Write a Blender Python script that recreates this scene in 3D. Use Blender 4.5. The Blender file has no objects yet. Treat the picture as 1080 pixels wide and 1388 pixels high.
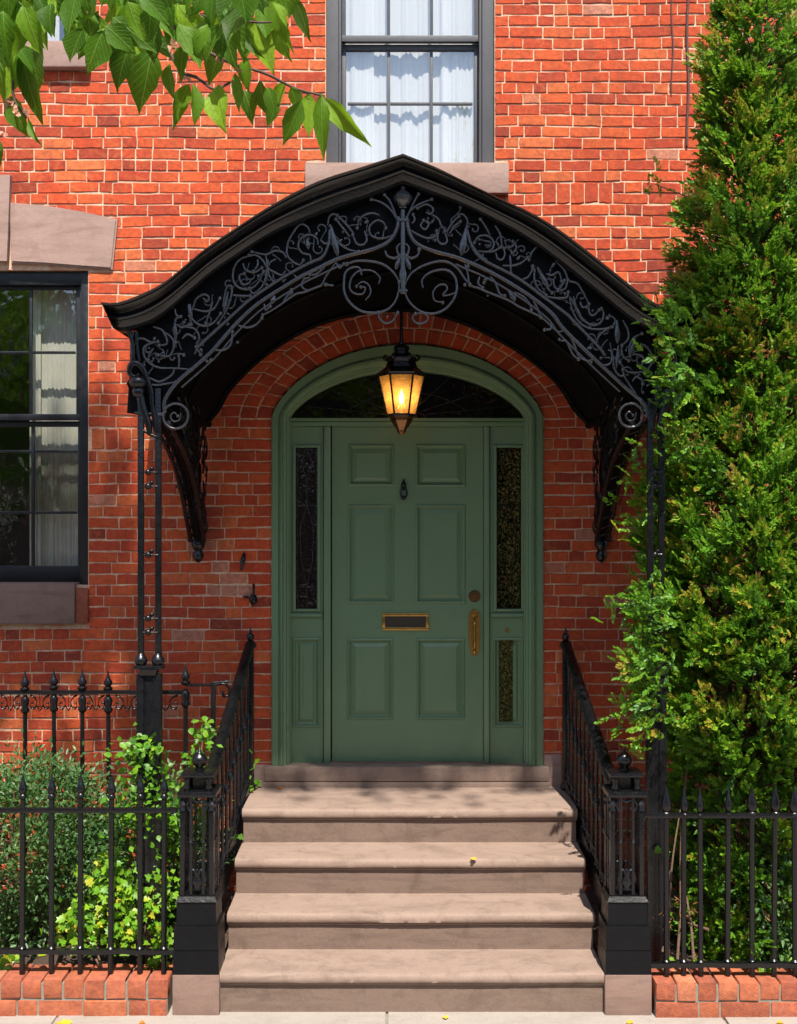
import bpy, bmesh, math, random
import numpy as np
from mathutils import Vector, Matrix

random.seed(7)
rng = np.random.default_rng(11)
SC = bpy.context.scene
COL = SC.collection
R = math.radians

# ------------------------------------------------------------------ camera, sky, sun, exposure
CAM_Y, CAM_Z, F = -7.25, 2.40, 1641.0
cam_d = bpy.data.cameras.new("camera")
cam_d.sensor_fit = 'HORIZONTAL'
cam_d.sensor_width = 36.0
cam_d.lens = F / 1080.0 * 36.0
cam_d.clip_start = 0.05
cam_d.clip_end = 600
cam = bpy.data.objects.new("camera", cam_d)
COL.objects.link(cam)
cam.location = (0, CAM_Y, CAM_Z)
cam.rotation_euler = (R(90), 0, 0)
SC.camera = cam

SUN_EL, SUN_AZ = 59.0, 8.0
w = bpy.data.worlds.new("World")
SC.world = w
w.use_nodes = True
nt = w.node_tree
nt.nodes.clear()
sky = nt.nodes.new('ShaderNodeTexSky')
sky.sky_type = 'NISHITA'
sky.sun_disc = False
sky.sun_elevation = R(SUN_EL)
sky.sun_rotation = R(180 - SUN_AZ)
bg = nt.nodes.new('ShaderNodeBackground')
bg.inputs['Strength'].default_value = 0.105
ow = nt.nodes.new('ShaderNodeOutputWorld')
nt.links.new(sky.outputs[0], bg.inputs[0])
nt.links.new(bg.outputs[0], ow.inputs[0])

sun_d = bpy.data.lights.new("sun", 'SUN')
sun_d.energy = 4.7
sun_d.angle = R(0.53)
sun_d.color = (1.0, 0.93, 0.83)
sun = bpy.data.objects.new("sun", sun_d)
COL.objects.link(sun)
sun.rotation_euler = (R(90 - SUN_EL), 0, R(SUN_AZ))
sun.location = (3, -9, 12)

vs = SC.view_settings
vs.view_transform = 'Standard'
vs.look = 'None'
vs.gamma = 1.0
vs.exposure = 0.95
vs.use_curve_mapping = False

# ------------------------------------------------------------------ helpers
def PX(px, py, y):
    """a pixel of the 1080 x 1388 photograph at depth y -> x, z in metres"""
    s = F / (y - CAM_Y)
    return (px - 540.0) / s, CAM_Z + (694.0 - py) / s

def P3(px, py, y):
    x, z = PX(px, py, y)
    return Vector((x, y, z))

def smooth(pts, sub=6, closed=False):
    pts = [Vector(p) for p in pts]
    n = len(pts)
    if n < 3:
        return pts
    out = []
    segs = n if closed else n - 1
    for i in range(segs):
        p1, p2 = pts[i], pts[(i + 1) % n]
        p0 = pts[(i - 1) % n] if (closed or i > 0) else p1 * 2 - p2
        p3 = pts[(i + 2) % n] if (closed or i < n - 2) else p2 * 2 - p1
        for k in range(sub):
            t = k / sub
            t2, t3 = t * t, t * t * t
            out.append(0.5 * ((2 * p1) + (p2 - p0) * t + (2 * p0 - 5 * p1 + 4 * p2 - p3) * t2 + (3 * p1 - p0 - 3 * p2 + p3) * t3))
    if not closed:
        out.append(pts[-1])
    return out

class MB:
    def __init__(s):
        s.v, s.f, s.t = [], [], []
    def add(s, vs_, fs, tone=0.0):
        o = len(s.v)
        s.v.extend([tuple(v) for v in vs_])
        for f in fs:
            s.f.append(tuple(o + i for i in f))
            s.t.append(tone)
        return s
    def box(s, x0, x1, y0, y1, z0, z1, b=0.0, tone=0.0):
        if b <= 0:
            vs_ = [(x, y, z) for z in (z0, z1) for y in (y0, y1) for x in (x0, x1)]
            return s.add(vs_, [(0, 1, 3, 2)[::-1], (4, 5, 7, 6), (0, 1, 5, 4), (2, 3, 7, 6)[::-1], (0, 2, 6, 4)[::-1], (1, 3, 7, 5)], tone)
        bm = bmesh.new()
        bmesh.ops.create_cube(bm, size=1)
        for v in bm.verts:
            v.co = ((x0 + x1) / 2 + v.co.x * (x1 - x0), (y0 + y1) / 2 + v.co.y * (y1 - y0), (z0 + z1) / 2 + v.co.z * (z1 - z0))
        bmesh.ops.bevel(bm, geom=bm.edges[:], offset=b, segments=2, affect='EDGES', profile=0.6)
        bm.verts.index_update()
        s.add([v.co[:] for v in bm.verts], [[v.index for v in f.verts] for f in bm.faces], tone)
        bm.free()
        return s
    def tube(s, pts, r, n=7, closed=False, flat=1.0):
        pts = [Vector(p) for p in pts]
        m = len(pts)
        rs = list(r) if hasattr(r, '__len__') else [r] * m
        tang = []
        for i in range(m):
            a = pts[(i - 1) % m] if (closed or i > 0) else pts[i]
            b = pts[(i + 1) % m] if (closed or i < m - 1) else pts[i]
            d = b - a
            tang.append(d.normalized() if d.length > 1e-9 else Vector((0, 0, 1)))
        ref = Vector((0, 1, 0)) if abs(tang[0].y) < 0.9 else Vector((1, 0, 0))
        u = (ref - tang[0] * ref.dot(tang[0])).normalized()
        vs_, fs = [], []
        for i in range(m):
            u = u - tang[i] * u.dot(tang[i])
            if u.length < 1e-6:
                u = tang[i].orthogonal()
            u.normalize()
            w_ = tang[i].cross(u)
            for k in range(n):
                a = 2 * math.pi * k / n
                vs_.append(pts[i] + (u * math.cos(a) * flat + w_ * math.sin(a)) * rs[i])
        for i in range(m if closed else m - 1):
            j = (i + 1) % m
            for k in range(n):
                l = (k + 1) % n
                fs.append((i * n + k, i * n + l, j * n + l, j * n + k))
        if not closed:
            fs.append(tuple(range(n))[::-1])
            fs.append(tuple((m - 1) * n + k for k in range(n)))
        return s.add(vs_, fs)
    def lathe(s, prof, c, n=12, sx=1.0, sy=1.0, rot=0.0):
        vs_, fs = [], []
        for r_, z in prof:
            for k in range(n):
                a = 2 * math.pi * k / n + rot
                vs_.append((c[0] + r_ * math.cos(a) * sx, c[1] + r_ * math.sin(a) * sy, c[2] + z))
        m = len(prof)
        for i in range(m - 1):
            for k in range(n):
                l = (k + 1) % n
                fs.append((i * n + k, i * n + l, (i + 1) * n + l, (i + 1) * n + k))
        fs.append(tuple(range(n))[::-1])
        fs.append(tuple((m - 1) * n + k for k in range(n)))
        return s.add(vs_, fs)
    def ball(s, c, r, n=8, sz=1.0):
        prof = [(max(r * math.sin(math.pi * i / 6), 1e-4), -r * sz * math.cos(math.pi * i / 6)) for i in range(7)]
        return s.lathe(prof, c, n)
    def prism(s, poly, y0, y1):
        """polygon in x,z extruded along y"""
        n = len(poly)
        vs_ = [(p[0], y0, p[1]) for p in poly] + [(p[0], y1, p[1]) for p in poly]
        fs = [tuple(range(n)), tuple(range(2 * n - 1, n - 1, -1))]
        fs += [(i, n + i, n + (i + 1) % n, (i + 1) % n) for i in range(n)]
        return s.add(vs_, fs)
    def loft(s, rows, cap=False):
        n = len(rows[0])
        vs_ = [p for r_ in rows for p in r_]
        fs = [(i * n + k, i * n + k + 1, (i + 1) * n + k + 1, (i + 1) * n + k) for i in range(len(rows) - 1) for k in range(n - 1)]
        if cap:
            fs.append(tuple(range(n)))
            fs.append(tuple((len(rows) - 1) * n + k for k in range(n))[::-1])
        return s.add(vs_, fs)
    def build(s, name, m, parent=None, shade=None, tone=False, fix=True):
        me = bpy.data.meshes.new(name)
        me.from_pydata(s.v, [], s.f)
        if tone:
            at = me.attributes.new('tone', 'FLOAT', 'FACE')
            at.data.foreach_set('value', np.array(s.t, dtype=np.float32))
        if fix:
            bm = bmesh.new()
            bm.from_mesh(me)
            bmesh.ops.recalc_face_normals(bm, faces=bm.faces[:])
            bm.to_mesh(me)
            bm.free()
        if shade:
            me.shade_smooth()
            me.set_sharp_from_angle(angle=R(shade))
        me.materials.append(m)
        return link(name, me, parent)

def link(name, me, parent=None):
    o = bpy.data.objects.new(name, me)
    COL.objects.link(o)
    if parent:
        o.parent = parent
    return o

def empty(name, label, cat, loc=(0, 0, 0), group=None):
    o = bpy.data.objects.new(name, None)
    o.empty_display_size = 0.1
    COL.objects.link(o)
    # parts are written in world metres: the Empty sits at the base, its parts carry the offset back
    o["base"] = loc
    tag(o, label, cat, group)
    return o

def tag(o, label=None, cat=None, group=None, kind=None):
    if label: o["label"] = label
    if cat: o["category"] = cat
    if group: o["group"] = group
    if kind: o["kind"] = kind
    return o

def settle(o):
    """put an Empty at its base and shift its direct children back"""
    b = Vector(o["base"])
    o.location = b
    for c in o.children:
        c.location = Vector(c.location) - b
    del o["base"]

def copy_tree(o, parent=None):
    c = o.copy()
    COL.objects.link(c)
    c.parent = parent
    for ch in list(o.children):
        copy_tree(ch, c)
    return c

# ------------------------------------------------------------------ materials
def mat(name):
    m = bpy.data.materials.new(name)
    m.use_nodes = True
    n = m.node_tree
    n.nodes.clear()
    return m, n

def N(n, t, **kw):
    x = n.nodes.new(t)
    for k, v in kw.items():
        setattr(x, k, v)
    return x

def noise(n, scale, detail=4, rough=0.55, vec=None, dist=0.0):
    x = N(n, 'ShaderNodeTexNoise')
    x.inputs['Scale'].default_value = scale
    x.inputs['Detail'].default_value = detail
    x.inputs['Roughness'].default_value = rough
    x.inputs['Distortion'].default_value = dist
    if vec: n.links.new(vec, x.inputs['Vector'])
    return x.outputs[0]

def ramp(n, fac, stops):
    x = N(n, 'ShaderNodeValToRGB')
    e = x.color_ramp.elements
    while len(e) < len(stops): e.new(0.5)
    for k, (p, c) in enumerate(stops):
        e[k].position = p
        e[k].color = (c[0], c[1], c[2], 1) if hasattr(c, '__len__') else (c, c, c, 1)
    n.links.new(fac, x.inputs[0])
    return x.outputs[0]

def mixc(n, fac, a, b, mode='MIX'):
    x = N(n, 'ShaderNodeMix', data_type='RGBA', blend_type=mode)
    for sock, v in ((x.inputs[0], fac), (x.inputs[6], a), (x.inputs[7], b)):
        if hasattr(v, 'node'): n.links.new(v, sock)
        elif hasattr(v, '__len__'): sock.default_value = (v[0], v[1], v[2], 1)
        else: sock.default_value = v
    return x.outputs[2]

def math_(n, op, a, b=0.0):
    x = N(n, 'ShaderNodeMath', operation=op)
    for sock, v in ((x.inputs[0], a), (x.inputs[1], b)):
        if hasattr(v, 'node'): n.links.new(v, sock)
        else: sock.default_value = v
    return x.outputs[0]

def bump(n, h, strength, dist):
    x = N(n, 'ShaderNodeBump')
    x.inputs['Strength'].default_value = strength
    x.inputs['Distance'].default_value = dist
    n.links.new(h, x.inputs['Height'])
    return x.outputs[0]

def principled(n, col, rough, metal=0.0, nor=None, spec=0.5, coat=0.0):
    b = N(n, 'ShaderNodeBsdfPrincipled')
    for k, v in (('Base Color', col), ('Roughness', rough), ('Metallic', metal), ('Specular IOR Level', spec), ('Coat Weight', coat)):
        if hasattr(v, 'node'): n.links.new(v, b.inputs[k])
        elif hasattr(v, '__len__'): b.inputs[k].default_value = (v[0], v[1], v[2], 1)
        else: b.inputs[k].default_value = v
    if nor: n.links.new(nor, b.inputs['Normal'])
    return b.outputs[0]

def out(n, s):
    o = N(n, 'ShaderNodeOutputMaterial')
    n.links.new(s, o.inputs[0])

def tone(n):
    a = N(n, 'ShaderNodeAttribute', attribute_name='tone')
    b = N(n, 'ShaderNodeAttribute', attribute_name='tone', attribute_type='OBJECT')
    return math_(n, 'ADD', a.outputs['Fac'], b.outputs['Fac'])

def wpos(n):
    return N(n, 'ShaderNodeNewGeometry').outputs['Position']

M = {}
def brick_mat(name, stops, dirt=(0.16, 0.04, 0.025)):
    m, n = mat(name)
    p = wpos(n)
    c = ramp(n, tone(n), stops)
    f1 = noise(n, 34, 5, 0.65, p)
    c = mixc(n, ramp(n, f1, [(0.38, 0.0), (0.74, 0.62)]), c, dirt)
    f5 = noise(n, 15, 4, 0.6, p, 1.5)
    c = mixc(n, ramp(n, f5, [(0.5, 0.0), (0.7, 0.45)]), c, (0.60, 0.16, 0.05))
    f2 = noise(n, 160, 3, 0.6, p)
    c = mixc(n, ramp(n, f2, [(0.62, 0.0), (0.75, 0.35)]), c, (0.62, 0.36, 0.24))
    f4 = noise(n, 1.3, 4, 0.6, p)
    c = mixc(n, ramp(n, f4, [(0.40, 0.0), (0.75, 0.4)]), c, (0.24, 0.05, 0.028))
    mp = N(n, 'ShaderNodeMapping'); mp.inputs['Scale'].default_value = (5, 5, 0.7); n.links.new(p, mp.inputs[0])
    c = mixc(n, ramp(n, noise(n, 1.0, 5, 0.65, mp.outputs[0]), [(0.52, 0.0), (0.75, 0.45)]), c, (0.20, 0.055, 0.035))
    h = math_(n, 'ADD', noise(n, 60, 6, 0.7, p), math_(n, 'MULTIPLY', noise(n, 240, 3, 0.6, p), 0.5))
    out(n, principled(n, c, 0.88, nor=bump(n, h, 0.75, 0.006), spec=0.25))
    M[name] = m
brick_mat('brick', [(0.0, (0.26, 0.040, 0.024)), (0.14, (0.50, 0.062, 0.024)), (0.45, (0.64, 0.088, 0.026)), (0.75, (0.70, 0.125, 0.034)), (0.93, (0.70, 0.19, 0.065)), (1.0, (0.56, 0.26, 0.18))])
brick_mat('kerb_brick', [(0.0, (0.22, 0.075, 0.05)), (0.4, (0.40, 0.12, 0.065)), (0.8, (0.52, 0.17, 0.08)), (1.0, (0.52, 0.22, 0.13))])

m, n = mat('mortar'); p = wpos(n)
c = mixc(n, noise(n, 7, 5, 0.6, p), (0.74, 0.57, 0.41), (0.54, 0.34, 0.22))
c = mixc(n, ramp(n, noise(n, 55, 4, 0.6, p), [(0.48, 0.0), (0.70, 0.6)]), c, (0.44, 0.15, 0.08))
c = mixc(n, ramp(n, noise(n, 11, 4, 0.6, p, 1.0), [(0.46, 0.0), (0.64, 0.55)]), c, (0.52, 0.15, 0.07))
out(n, principled(n, c, 0.95, nor=bump(n, noise(n, 180, 4, 0.7, p), 0.7, 0.004), spec=0.2)); M['mortar'] = m
m, n = mat('grey_mortar'); p = wpos(n)
out(n, principled(n, mixc(n, noise(n, 30, 4, 0.6, p), (0.16, 0.15, 0.125), (0.30, 0.27, 0.22)), 0.95, nor=bump(n, noise(n, 150, 4, 0.7, p), 0.6, 0.004), spec=0.2)); M['grey_mortar'] = m

def stone_mat(name, a, b, stain, amt=0.5):
    m, n = mat(name); p = wpos(n)
    c = mixc(n, noise(n, 3.5, 5, 0.6, p), a, b)
    c = mixc(n, ramp(n, noise(n, 9, 6, 0.65, p, 0.6), [(0.5, 0.0), (0.75, amt)]), c, stain)
    c = mixc(n, ramp(n, noise(n, 260, 2, 0.5, p), [(0.35, 0.30), (0.6, 0.0)]), c, (stain[0] * 0.6, stain[1] * 0.6, stain[2] * 0.6))
    mp = N(n, 'ShaderNodeMapping'); mp.inputs['Scale'].default_value = (2.2, 6, 14); n.links.new(p, mp.inputs[0])
    c = mixc(n, ramp(n, noise(n, 1.0, 6, 0.7, mp.outputs[0], 0.8), [(0.48, 0.0), (0.72, 0.55)]), c, (stain[0] * 0.85, stain[1] * 0.85, stain[2] * 0.85))
    c = mixc(n, ramp(n, noise(n, 70, 5, 0.75, p), [(0.6, 0.0), (0.72, 0.35)]), c, (a[0] * 1.25, a[1] * 1.25, a[2] * 1.25))
    h = math_(n, 'ADD', noise(n, 25, 5, 0.6, p), math_(n, 'MULTIPLY', noise(n, 300, 3, 0.6, p), 0.35))
    out(n, principled(n, c, 0.85, nor=bump(n, h, 0.35, 0.006), spec=0.25))
    M[name] = m
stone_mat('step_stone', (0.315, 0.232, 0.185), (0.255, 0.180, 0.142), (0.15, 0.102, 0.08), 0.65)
stone_mat('riser_stone', (0.215, 0.150, 0.118), (0.175, 0.120, 0.094), (0.10, 0.068, 0.052), 0.65)  # darker than the treads: dirt, plus the risers' weaker sun put into the colour
stone_mat('dark_stone', (0.28, 0.185, 0.15), (0.22, 0.14, 0.11), (0.13, 0.085, 0.07))
stone_mat('pale_stone', (0.40, 0.275, 0.235), (0.34, 0.225, 0.185), (0.21, 0.13, 0.10), 0.45)
stone_mat('paving', (0.36, 0.32, 0.28), (0.30, 0.265, 0.23), (0.24, 0.20, 0.17), 0.5)
stone_mat('asphalt', (0.055, 0.055, 0.056), (0.045, 0.045, 0.046), (0.03, 0.03, 0.03))

def paint(name, col, rough, bs=0.25, worn=None, coat=0.0, spec=0.5):
    m, n = mat(name); p = wpos(n)
    c = mixc(n, noise(n, 6, 4, 0.6, p), col, tuple(x * 0.82 for x in col))
    if worn:
        c = mixc(n, ramp(n, noise(n, 45, 6, 0.7, p), [(0.62, 0.0), (0.74, 0.6)]), c, worn)
    rr = ramp(n, noise(n, 22, 4, 0.6, p), [(0.3, rough * 0.8), (0.7, min(1, rough * 1.35))])
    h = math_(n, 'ADD', noise(n, 70, 4, 0.6, p), math_(n, 'MULTIPLY', noise(n, 14, 3, 0.5, p), 0.8))
    out(n, principled(n, c, rr, nor=bump(n, h, bs, 0.004), coat=coat, spec=spec))
    M[name] = m
paint('iron', (0.0042, 0.0044, 0.0056), 0.27, 0.4, (0.009, 0.009, 0.010), spec=0.5)
paint('iron_work', (0.046, 0.046, 0.052), 0.24, 0.5, (0.03, 0.03, 0.034), spec=1.0)  # much lighter than the other iron: tracery highlights put into the base colour
paint('iron_gloss', (0.0045, 0.005, 0.0068), 0.20, 0.45, spec=0.6)
paint('iron_flat', (0.0035, 0.0035, 0.004), 0.6, 0.3, spec=0.12)
paint('plinth_paint', (0.0042, 0.0046, 0.0056), 0.42, 0.5, (0.012, 0.012, 0.012), spec=0.22)
paint('green_paint', (0.148, 0.248, 0.134), 0.34, 0.18, (0.105, 0.180, 0.098))
paint('window_paint', (0.085, 0.086, 0.095), 0.5, 0.2, (0.08, 0.08, 0.08))
paint('black_window', (0.006, 0.0065, 0.008), 0.42, 0.2)
paint('cable_skin', (0.10, 0.045, 0.04), 0.7, 0.2)

m, n = mat('brass'); p = wpos(n)
out(n, principled(n, mixc(n, noise(n, 40, 4, 0.6, p), (0.72, 0.46, 0.13), (0.30, 0.16, 0.05)), 0.28, 1.0, bump(n, noise(n, 60, 3, 0.5, p), 0.25, 0.003))); M['brass'] = m
m, n = mat('old_brass'); p = wpos(n)
out(n, principled(n, mixc(n, noise(n, 50, 4, 0.6, p), (0.34, 0.18, 0.08), (0.12, 0.06, 0.03)), 0.35, 1.0, bump(n, noise(n, 60, 3, 0.5, p), 0.25, 0.003))); M['old_brass'] = m

paint('dark_brass', (0.030, 0.020, 0.008), 0.4, 0.4, spec=0.6)
def glass_mat(name, refl, tint, rough, bh=None, bs=0.0, bd=0.01, rcol=(0.95, 0.97, 1.0)):
    m, n = mat(name); p = wpos(n)
    tr = N(n, 'ShaderNodeBsdfTransparent'); tr.inputs[0].default_value = (*tint, 1)
    gl = N(n, 'ShaderNodeBsdfGlossy'); gl.inputs['Roughness'].default_value = rough; gl.inputs[0].default_value = (*rcol, 1)
    if bh: n.links.new(bump(n, bh(n, p), bs, bd), gl.inputs['Normal'])
    lw = N(n, 'ShaderNodeLayerWeight'); lw.inputs[0].default_value = 0.5
    fac = math_(n, 'ADD', math_(n, 'MULTIPLY', math_(n, 'POWER', lw.outputs['Facing'], 4.5), 0.8), refl + 0.03)
    mx = N(n, 'ShaderNodeMixShader')
    n.links.new(fac, mx.inputs[0]); n.links.new(tr.outputs[0], mx.inputs[1]); n.links.new(gl.outputs[0], mx.inputs[2])
    out(n, mx.outputs[0])
    M[name] = m
wave = lambda n, p: math_(n, 'ADD', noise(n, 5, 2, 0.5, p), math_(n, 'MULTIPLY', noise(n, 18, 2, 0.5, p), 0.15))
glass_mat('window_glass', 0.22, (0.95, 0.96, 0.95), 0.0, wave, 0.3, 0.02, (1.0, 0.99, 0.96))
glass_mat('dark_glass', 0.12, (0.8, 0.82, 0.8), 0.0, wave, 0.3, 0.02)
glass_mat('old_glass', 0.035, (0.05, 0.04, 0.04), 0.02, lambda n, p: noise(n, 22, 3, 0.6, p), 0.6, 0.012, (1.0, 0.95, 0.9))
def crinkle(n, p):
    v = N(n, 'ShaderNodeTexVoronoi'); v.inputs['Scale'].default_value = 60
    n.links.new(p, v.inputs['Vector'])
    return math_(n, 'ADD', v.outputs['Distance'], noise(n, 60, 3, 0.6, p))
glass_mat('leaded_glass', 0.13, (0.04, 0.035, 0.03), 0.0, crinkle, 1.0, 0.020, (1.0, 0.90, 0.36))  # gold tint puts green-gold reflections into the glass colour
glass_mat('fan_glass', 0.0, (0.03, 0.03, 0.03), 0.02, wave, 0.3, 0.02)

m, n = mat('curtain'); p = wpos(n)
df = N(n, 'ShaderNodeBsdfDiffuse'); df.inputs[0].default_value = (0.86, 0.87, 0.88, 1)
tl = N(n, 'ShaderNodeBsdfTranslucent'); tl.inputs[0].default_value = (0.8, 0.8, 0.8, 1)
mx = N(n, 'ShaderNodeMixShader'); mx.inputs[0].default_value = 0.3
n.links.new(df.outputs[0], mx.inputs[1]); n.links.new(tl.outputs[0], mx.inputs[2]); out(n, mx.outputs[0]); M['curtain'] = m
m, n = mat('linen'); p = wpos(n)
out(n, principled(n, mixc(n, noise(n, 12, 3, 0.5, p), (0.62, 0.60, 0.52), (0.5, 0.49, 0.43)), 0.9)); M['linen'] = m
m, n = mat('interior'); p = wpos(n)
out(n, principled(n, mixc(n, noise(n, 1.5, 3, 0.5, p), (0.10, 0.09, 0.075), (0.05, 0.045, 0.04)), 0.9)); M['interior'] = m

def leaf_mat(name, stops, trans=0.35, rough=0.45, spec=0.4, tcol=(0.30, 0.50, 0.04)):
    m, n = mat(name); p = wpos(n)
    c = ramp(n, tone(n), stops)
    c = mixc(n, ramp(n, noise(n, 40, 3, 0.6, p), [(0.4, 0.0), (0.7, 0.3)]), c, tuple(x * 0.6 for x in stops[0][1]))
    b = N(n, 'ShaderNodeBsdfPrincipled')
    n.links.new(c, b.inputs['Base Color']); b.inputs['Roughness'].default_value = rough; b.inputs['Specular IOR Level'].default_value = spec
    n.links.new(bump(n, noise(n, 70, 3, 0.6, p), 0.25, 0.004), b.inputs['Normal'])
    tl = N(n, 'ShaderNodeBsdfTranslucent')
    n.links.new(mixc(n, 0.5, c, tcol), tl.inputs[0])
    mx = N(n, 'ShaderNodeMixShader'); mx.inputs[0].default_value = trans
    n.links.new(b.outputs[0], mx.inputs[1]); n.links.new(tl.outputs[0], mx.inputs[2]); out(n, mx.outputs[0])
    M[name] = m
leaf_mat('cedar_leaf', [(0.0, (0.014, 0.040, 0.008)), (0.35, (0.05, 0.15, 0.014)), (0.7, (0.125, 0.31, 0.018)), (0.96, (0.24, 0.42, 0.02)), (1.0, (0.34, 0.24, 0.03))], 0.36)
leaf_mat('yew_leaf', [(0.0, (0.025, 0.065, 0.020)), (0.6, (0.08, 0.18, 0.055)), (1.0, (0.17, 0.28, 0.09))], 0.3, 0.4)
leaf_mat('ivy_leaf', [(0.0, (0.05, 0.15, 0.010)), (0.5, (0.115, 0.30, 0.014)), (0.85, (0.24, 0.44, 0.02)), (1.0, (0.50, 0.46, 0.03))], 0.36, 0.4, tcol=(0.32, 0.54, 0.03))
leaf_mat('tree_leaf', [(0.0, (0.012, 0.045, 0.004)), (0.5, (0.055, 0.16, 0.008)), (0.85, (0.13, 0.27, 0.012)), (1.0, (0.18, 0.34, 0.02))], 0.5, 0.5, 0.22, tcol=(0.32, 0.52, 0.02))
def vein_leaf():
    m, n = mat('street_leaf')
    tc = N(n, 'ShaderNodeTexCoord').outputs['Object']
    sx = N(n, 'ShaderNodeSeparateXYZ'); n.links.new(tc, sx.inputs[0])
    ax = math_(n, 'ABSOLUTE', sx.outputs[0])
    c = ramp(n, tone(n), [(0.0, (0.018, 0.065, 0.005)), (0.5, (0.062, 0.180, 0.006)), (0.85, (0.17, 0.34, 0.010)), (1.0, (0.26, 0.45, 0.02))])
    c = mixc(n, ramp(n, noise(n, 6, 5, 0.65, tc), [(0.4, 0.0), (0.7, 0.45)]), c, (0.03, 0.08, 0.006))
    sv = math_(n, 'SINE', math_(n, 'MULTIPLY', math_(n, 'SUBTRACT', sx.outputs[1], math_(n, 'MULTIPLY', ax, 0.9)), 46))
    veins = math_(n, 'MAXIMUM', ramp(n, sv, [(0.90, 0.0), (1.0, 0.55)]), ramp(n, ax, [(0.006, 0.9), (0.022, 0.0)]))
    c = mixc(n, veins, c, (0.22, 0.36, 0.06))
    edge = math_(n, 'MULTIPLY', ramp(n, noise(n, 3.2, 4, 0.7, tc), [(0.58, 0.0), (0.66, 1.0)]), ramp(n, ax, [(0.22, 0.0), (0.36, 0.8)]))
    c = mixc(n, edge, c, (0.20, 0.10, 0.025))
    b = N(n, 'ShaderNodeBsdfPrincipled')
    n.links.new(c, b.inputs['Base Color']); b.inputs['Roughness'].default_value = 0.5; b.inputs['Specular IOR Level'].default_value = 0.25
    n.links.new(bump(n, math_(n, 'ADD', veins, noise(n, 9, 3, 0.6, tc)), 0.5, 0.003), b.inputs['Normal'])
    tl = N(n, 'ShaderNodeBsdfTranslucent'); n.links.new(mixc(n, 0.5, c, (0.34, 0.52, 0.02)), tl.inputs[0])
    mx = N(n, 'ShaderNodeMixShader'); mx.inputs[0].default_value = 0.45
    n.links.new(b.outputs[0], mx.inputs[1]); n.links.new(tl.outputs[0], mx.inputs[2]); out(n, mx.outputs[0])
    M['street_leaf'] = m
vein_leaf()
leaf_mat('pink_bract', [(0.0, (0.55, 0.22, 0.14)), (1.0, (0.62, 0.35, 0.22))], 0.4, 0.5, tcol=(0.7, 0.3, 0.2))
leaf_mat('fallen_leaf', [(0.0, (0.45, 0.16, 0.03)), (0.5, (0.65, 0.38, 0.03)), (1.0, (0.75, 0.50, 0.04))], 0.2, 0.5, tcol=(0.7, 0.4, 0.05))
leaf_mat('dry_leaf', [(0.0, (0.16, 0.06, 0.02)), (1.0, (0.32, 0.13, 0.04))], 0.2, 0.7, tcol=(0.4, 0.15, 0.05))

m, n = mat('bark'); p = wpos(n)
out(n, principled(n, mixc(n, noise(n, 30, 5, 0.6, p), (0.10, 0.06, 0.04), (0.20, 0.12, 0.075)), 0.9, nor=bump(n, noise(n, 60, 5, 0.7, p), 0.8, 0.01))); M['bark'] = m
m, n = mat('twig'); p = wpos(n)
out(n, principled(n, mixc(n, noise(n, 30, 5, 0.6, p), (0.05, 0.03, 0.022), (0.11, 0.06, 0.04)), 0.8)); M['twig'] = m
m, n = mat('soil'); p = wpos(n)
out(n, principled(n, mixc(n, noise(n, 40, 6, 0.7, p), (0.035, 0.022, 0.015), (0.10, 0.06, 0.04)), 0.95, nor=bump(n, noise(n, 50, 6, 0.7, p), 1.0, 0.02))); M['soil'] = m

m, n = mat('lamp_glass'); p = wpos(n)
tr = N(n, 'ShaderNodeBsdfTransparent'); tr.inputs[0].default_value = (1.0, 0.72, 0.36, 1)
tl = N(n, 'ShaderNodeBsdfTranslucent'); tl.inputs[0].default_value = (0.50, 0.30, 0.11, 1)
gl = N(n, 'ShaderNodeBsdfGlossy'); gl.inputs['Roughness'].default_value = 0.1
m1 = N(n, 'ShaderNodeMixShader'); n.links.new(ramp(n, noise(n, 25, 3, 0.6, p), [(0.3, 0.35), (0.7, 0.65)]), m1.inputs[0])
n.links.new(tr.outputs[0], m1.inputs[1]); n.links.new(tl.outputs[0], m1.inputs[2])
m2 = N(n, 'ShaderNodeMixShader'); m2.inputs[0].default_value = 0.06
n.links.new(m1.outputs[0], m2.inputs[1]); n.links.new(gl.outputs[0], m2.inputs[2]); out(n, m2.outputs[0]); M['lamp_glass'] = m
m, n = mat('flame')
em = N(n, 'ShaderNodeEmission'); em.inputs[0].default_value = (1.0, 0.62, 0.20, 1); em.inputs[1].default_value = 14
out(n, em.outputs[0]); M['flame'] = m

# ------------------------------------------------------------------ ground, street
def structure(o):
    o["kind"] = 'structure'
    return o
structure(MB().box(-60, 60, -80, 60, -0.5, -0.16).build('ground', M['asphalt']))
sw = structure(MB().box(-30, 30, -5.4, 0.0, -0.14, -0.012).build('sidewalk', M['grey_mortar']))
xs = [-6.2, -4.7, -3.15, -1.62, -0.05, 1.55, 3.1, 4.65, 6.2]
for i in range(len(xs) - 1):
    for k, (ya, yb) in enumerate(((-5.3, -3.9), (-3.89, -2.7), (-2.69, -1.2))):
        MB().box(xs[i], xs[i + 1] - 0.012, ya, yb, -0.10, 0.0 + random.uniform(-0.003, 0.002), 0.004).build('paving_slab', M['paving'], sw)
structure(MB().box(-30, 30, -5.56, -5.405, -0.3, 0.0, 0.01).build('kerb', M['paving']))
structure(MB().box(-30, 30, -13.0, -5.57, -0.3, -0.15).build('road', M['asphalt']))
structure(MB().box(-30, 30, -15.0, -13.0, -0.3, 0.0).build('far_sidewalk', M['paving']))
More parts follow.
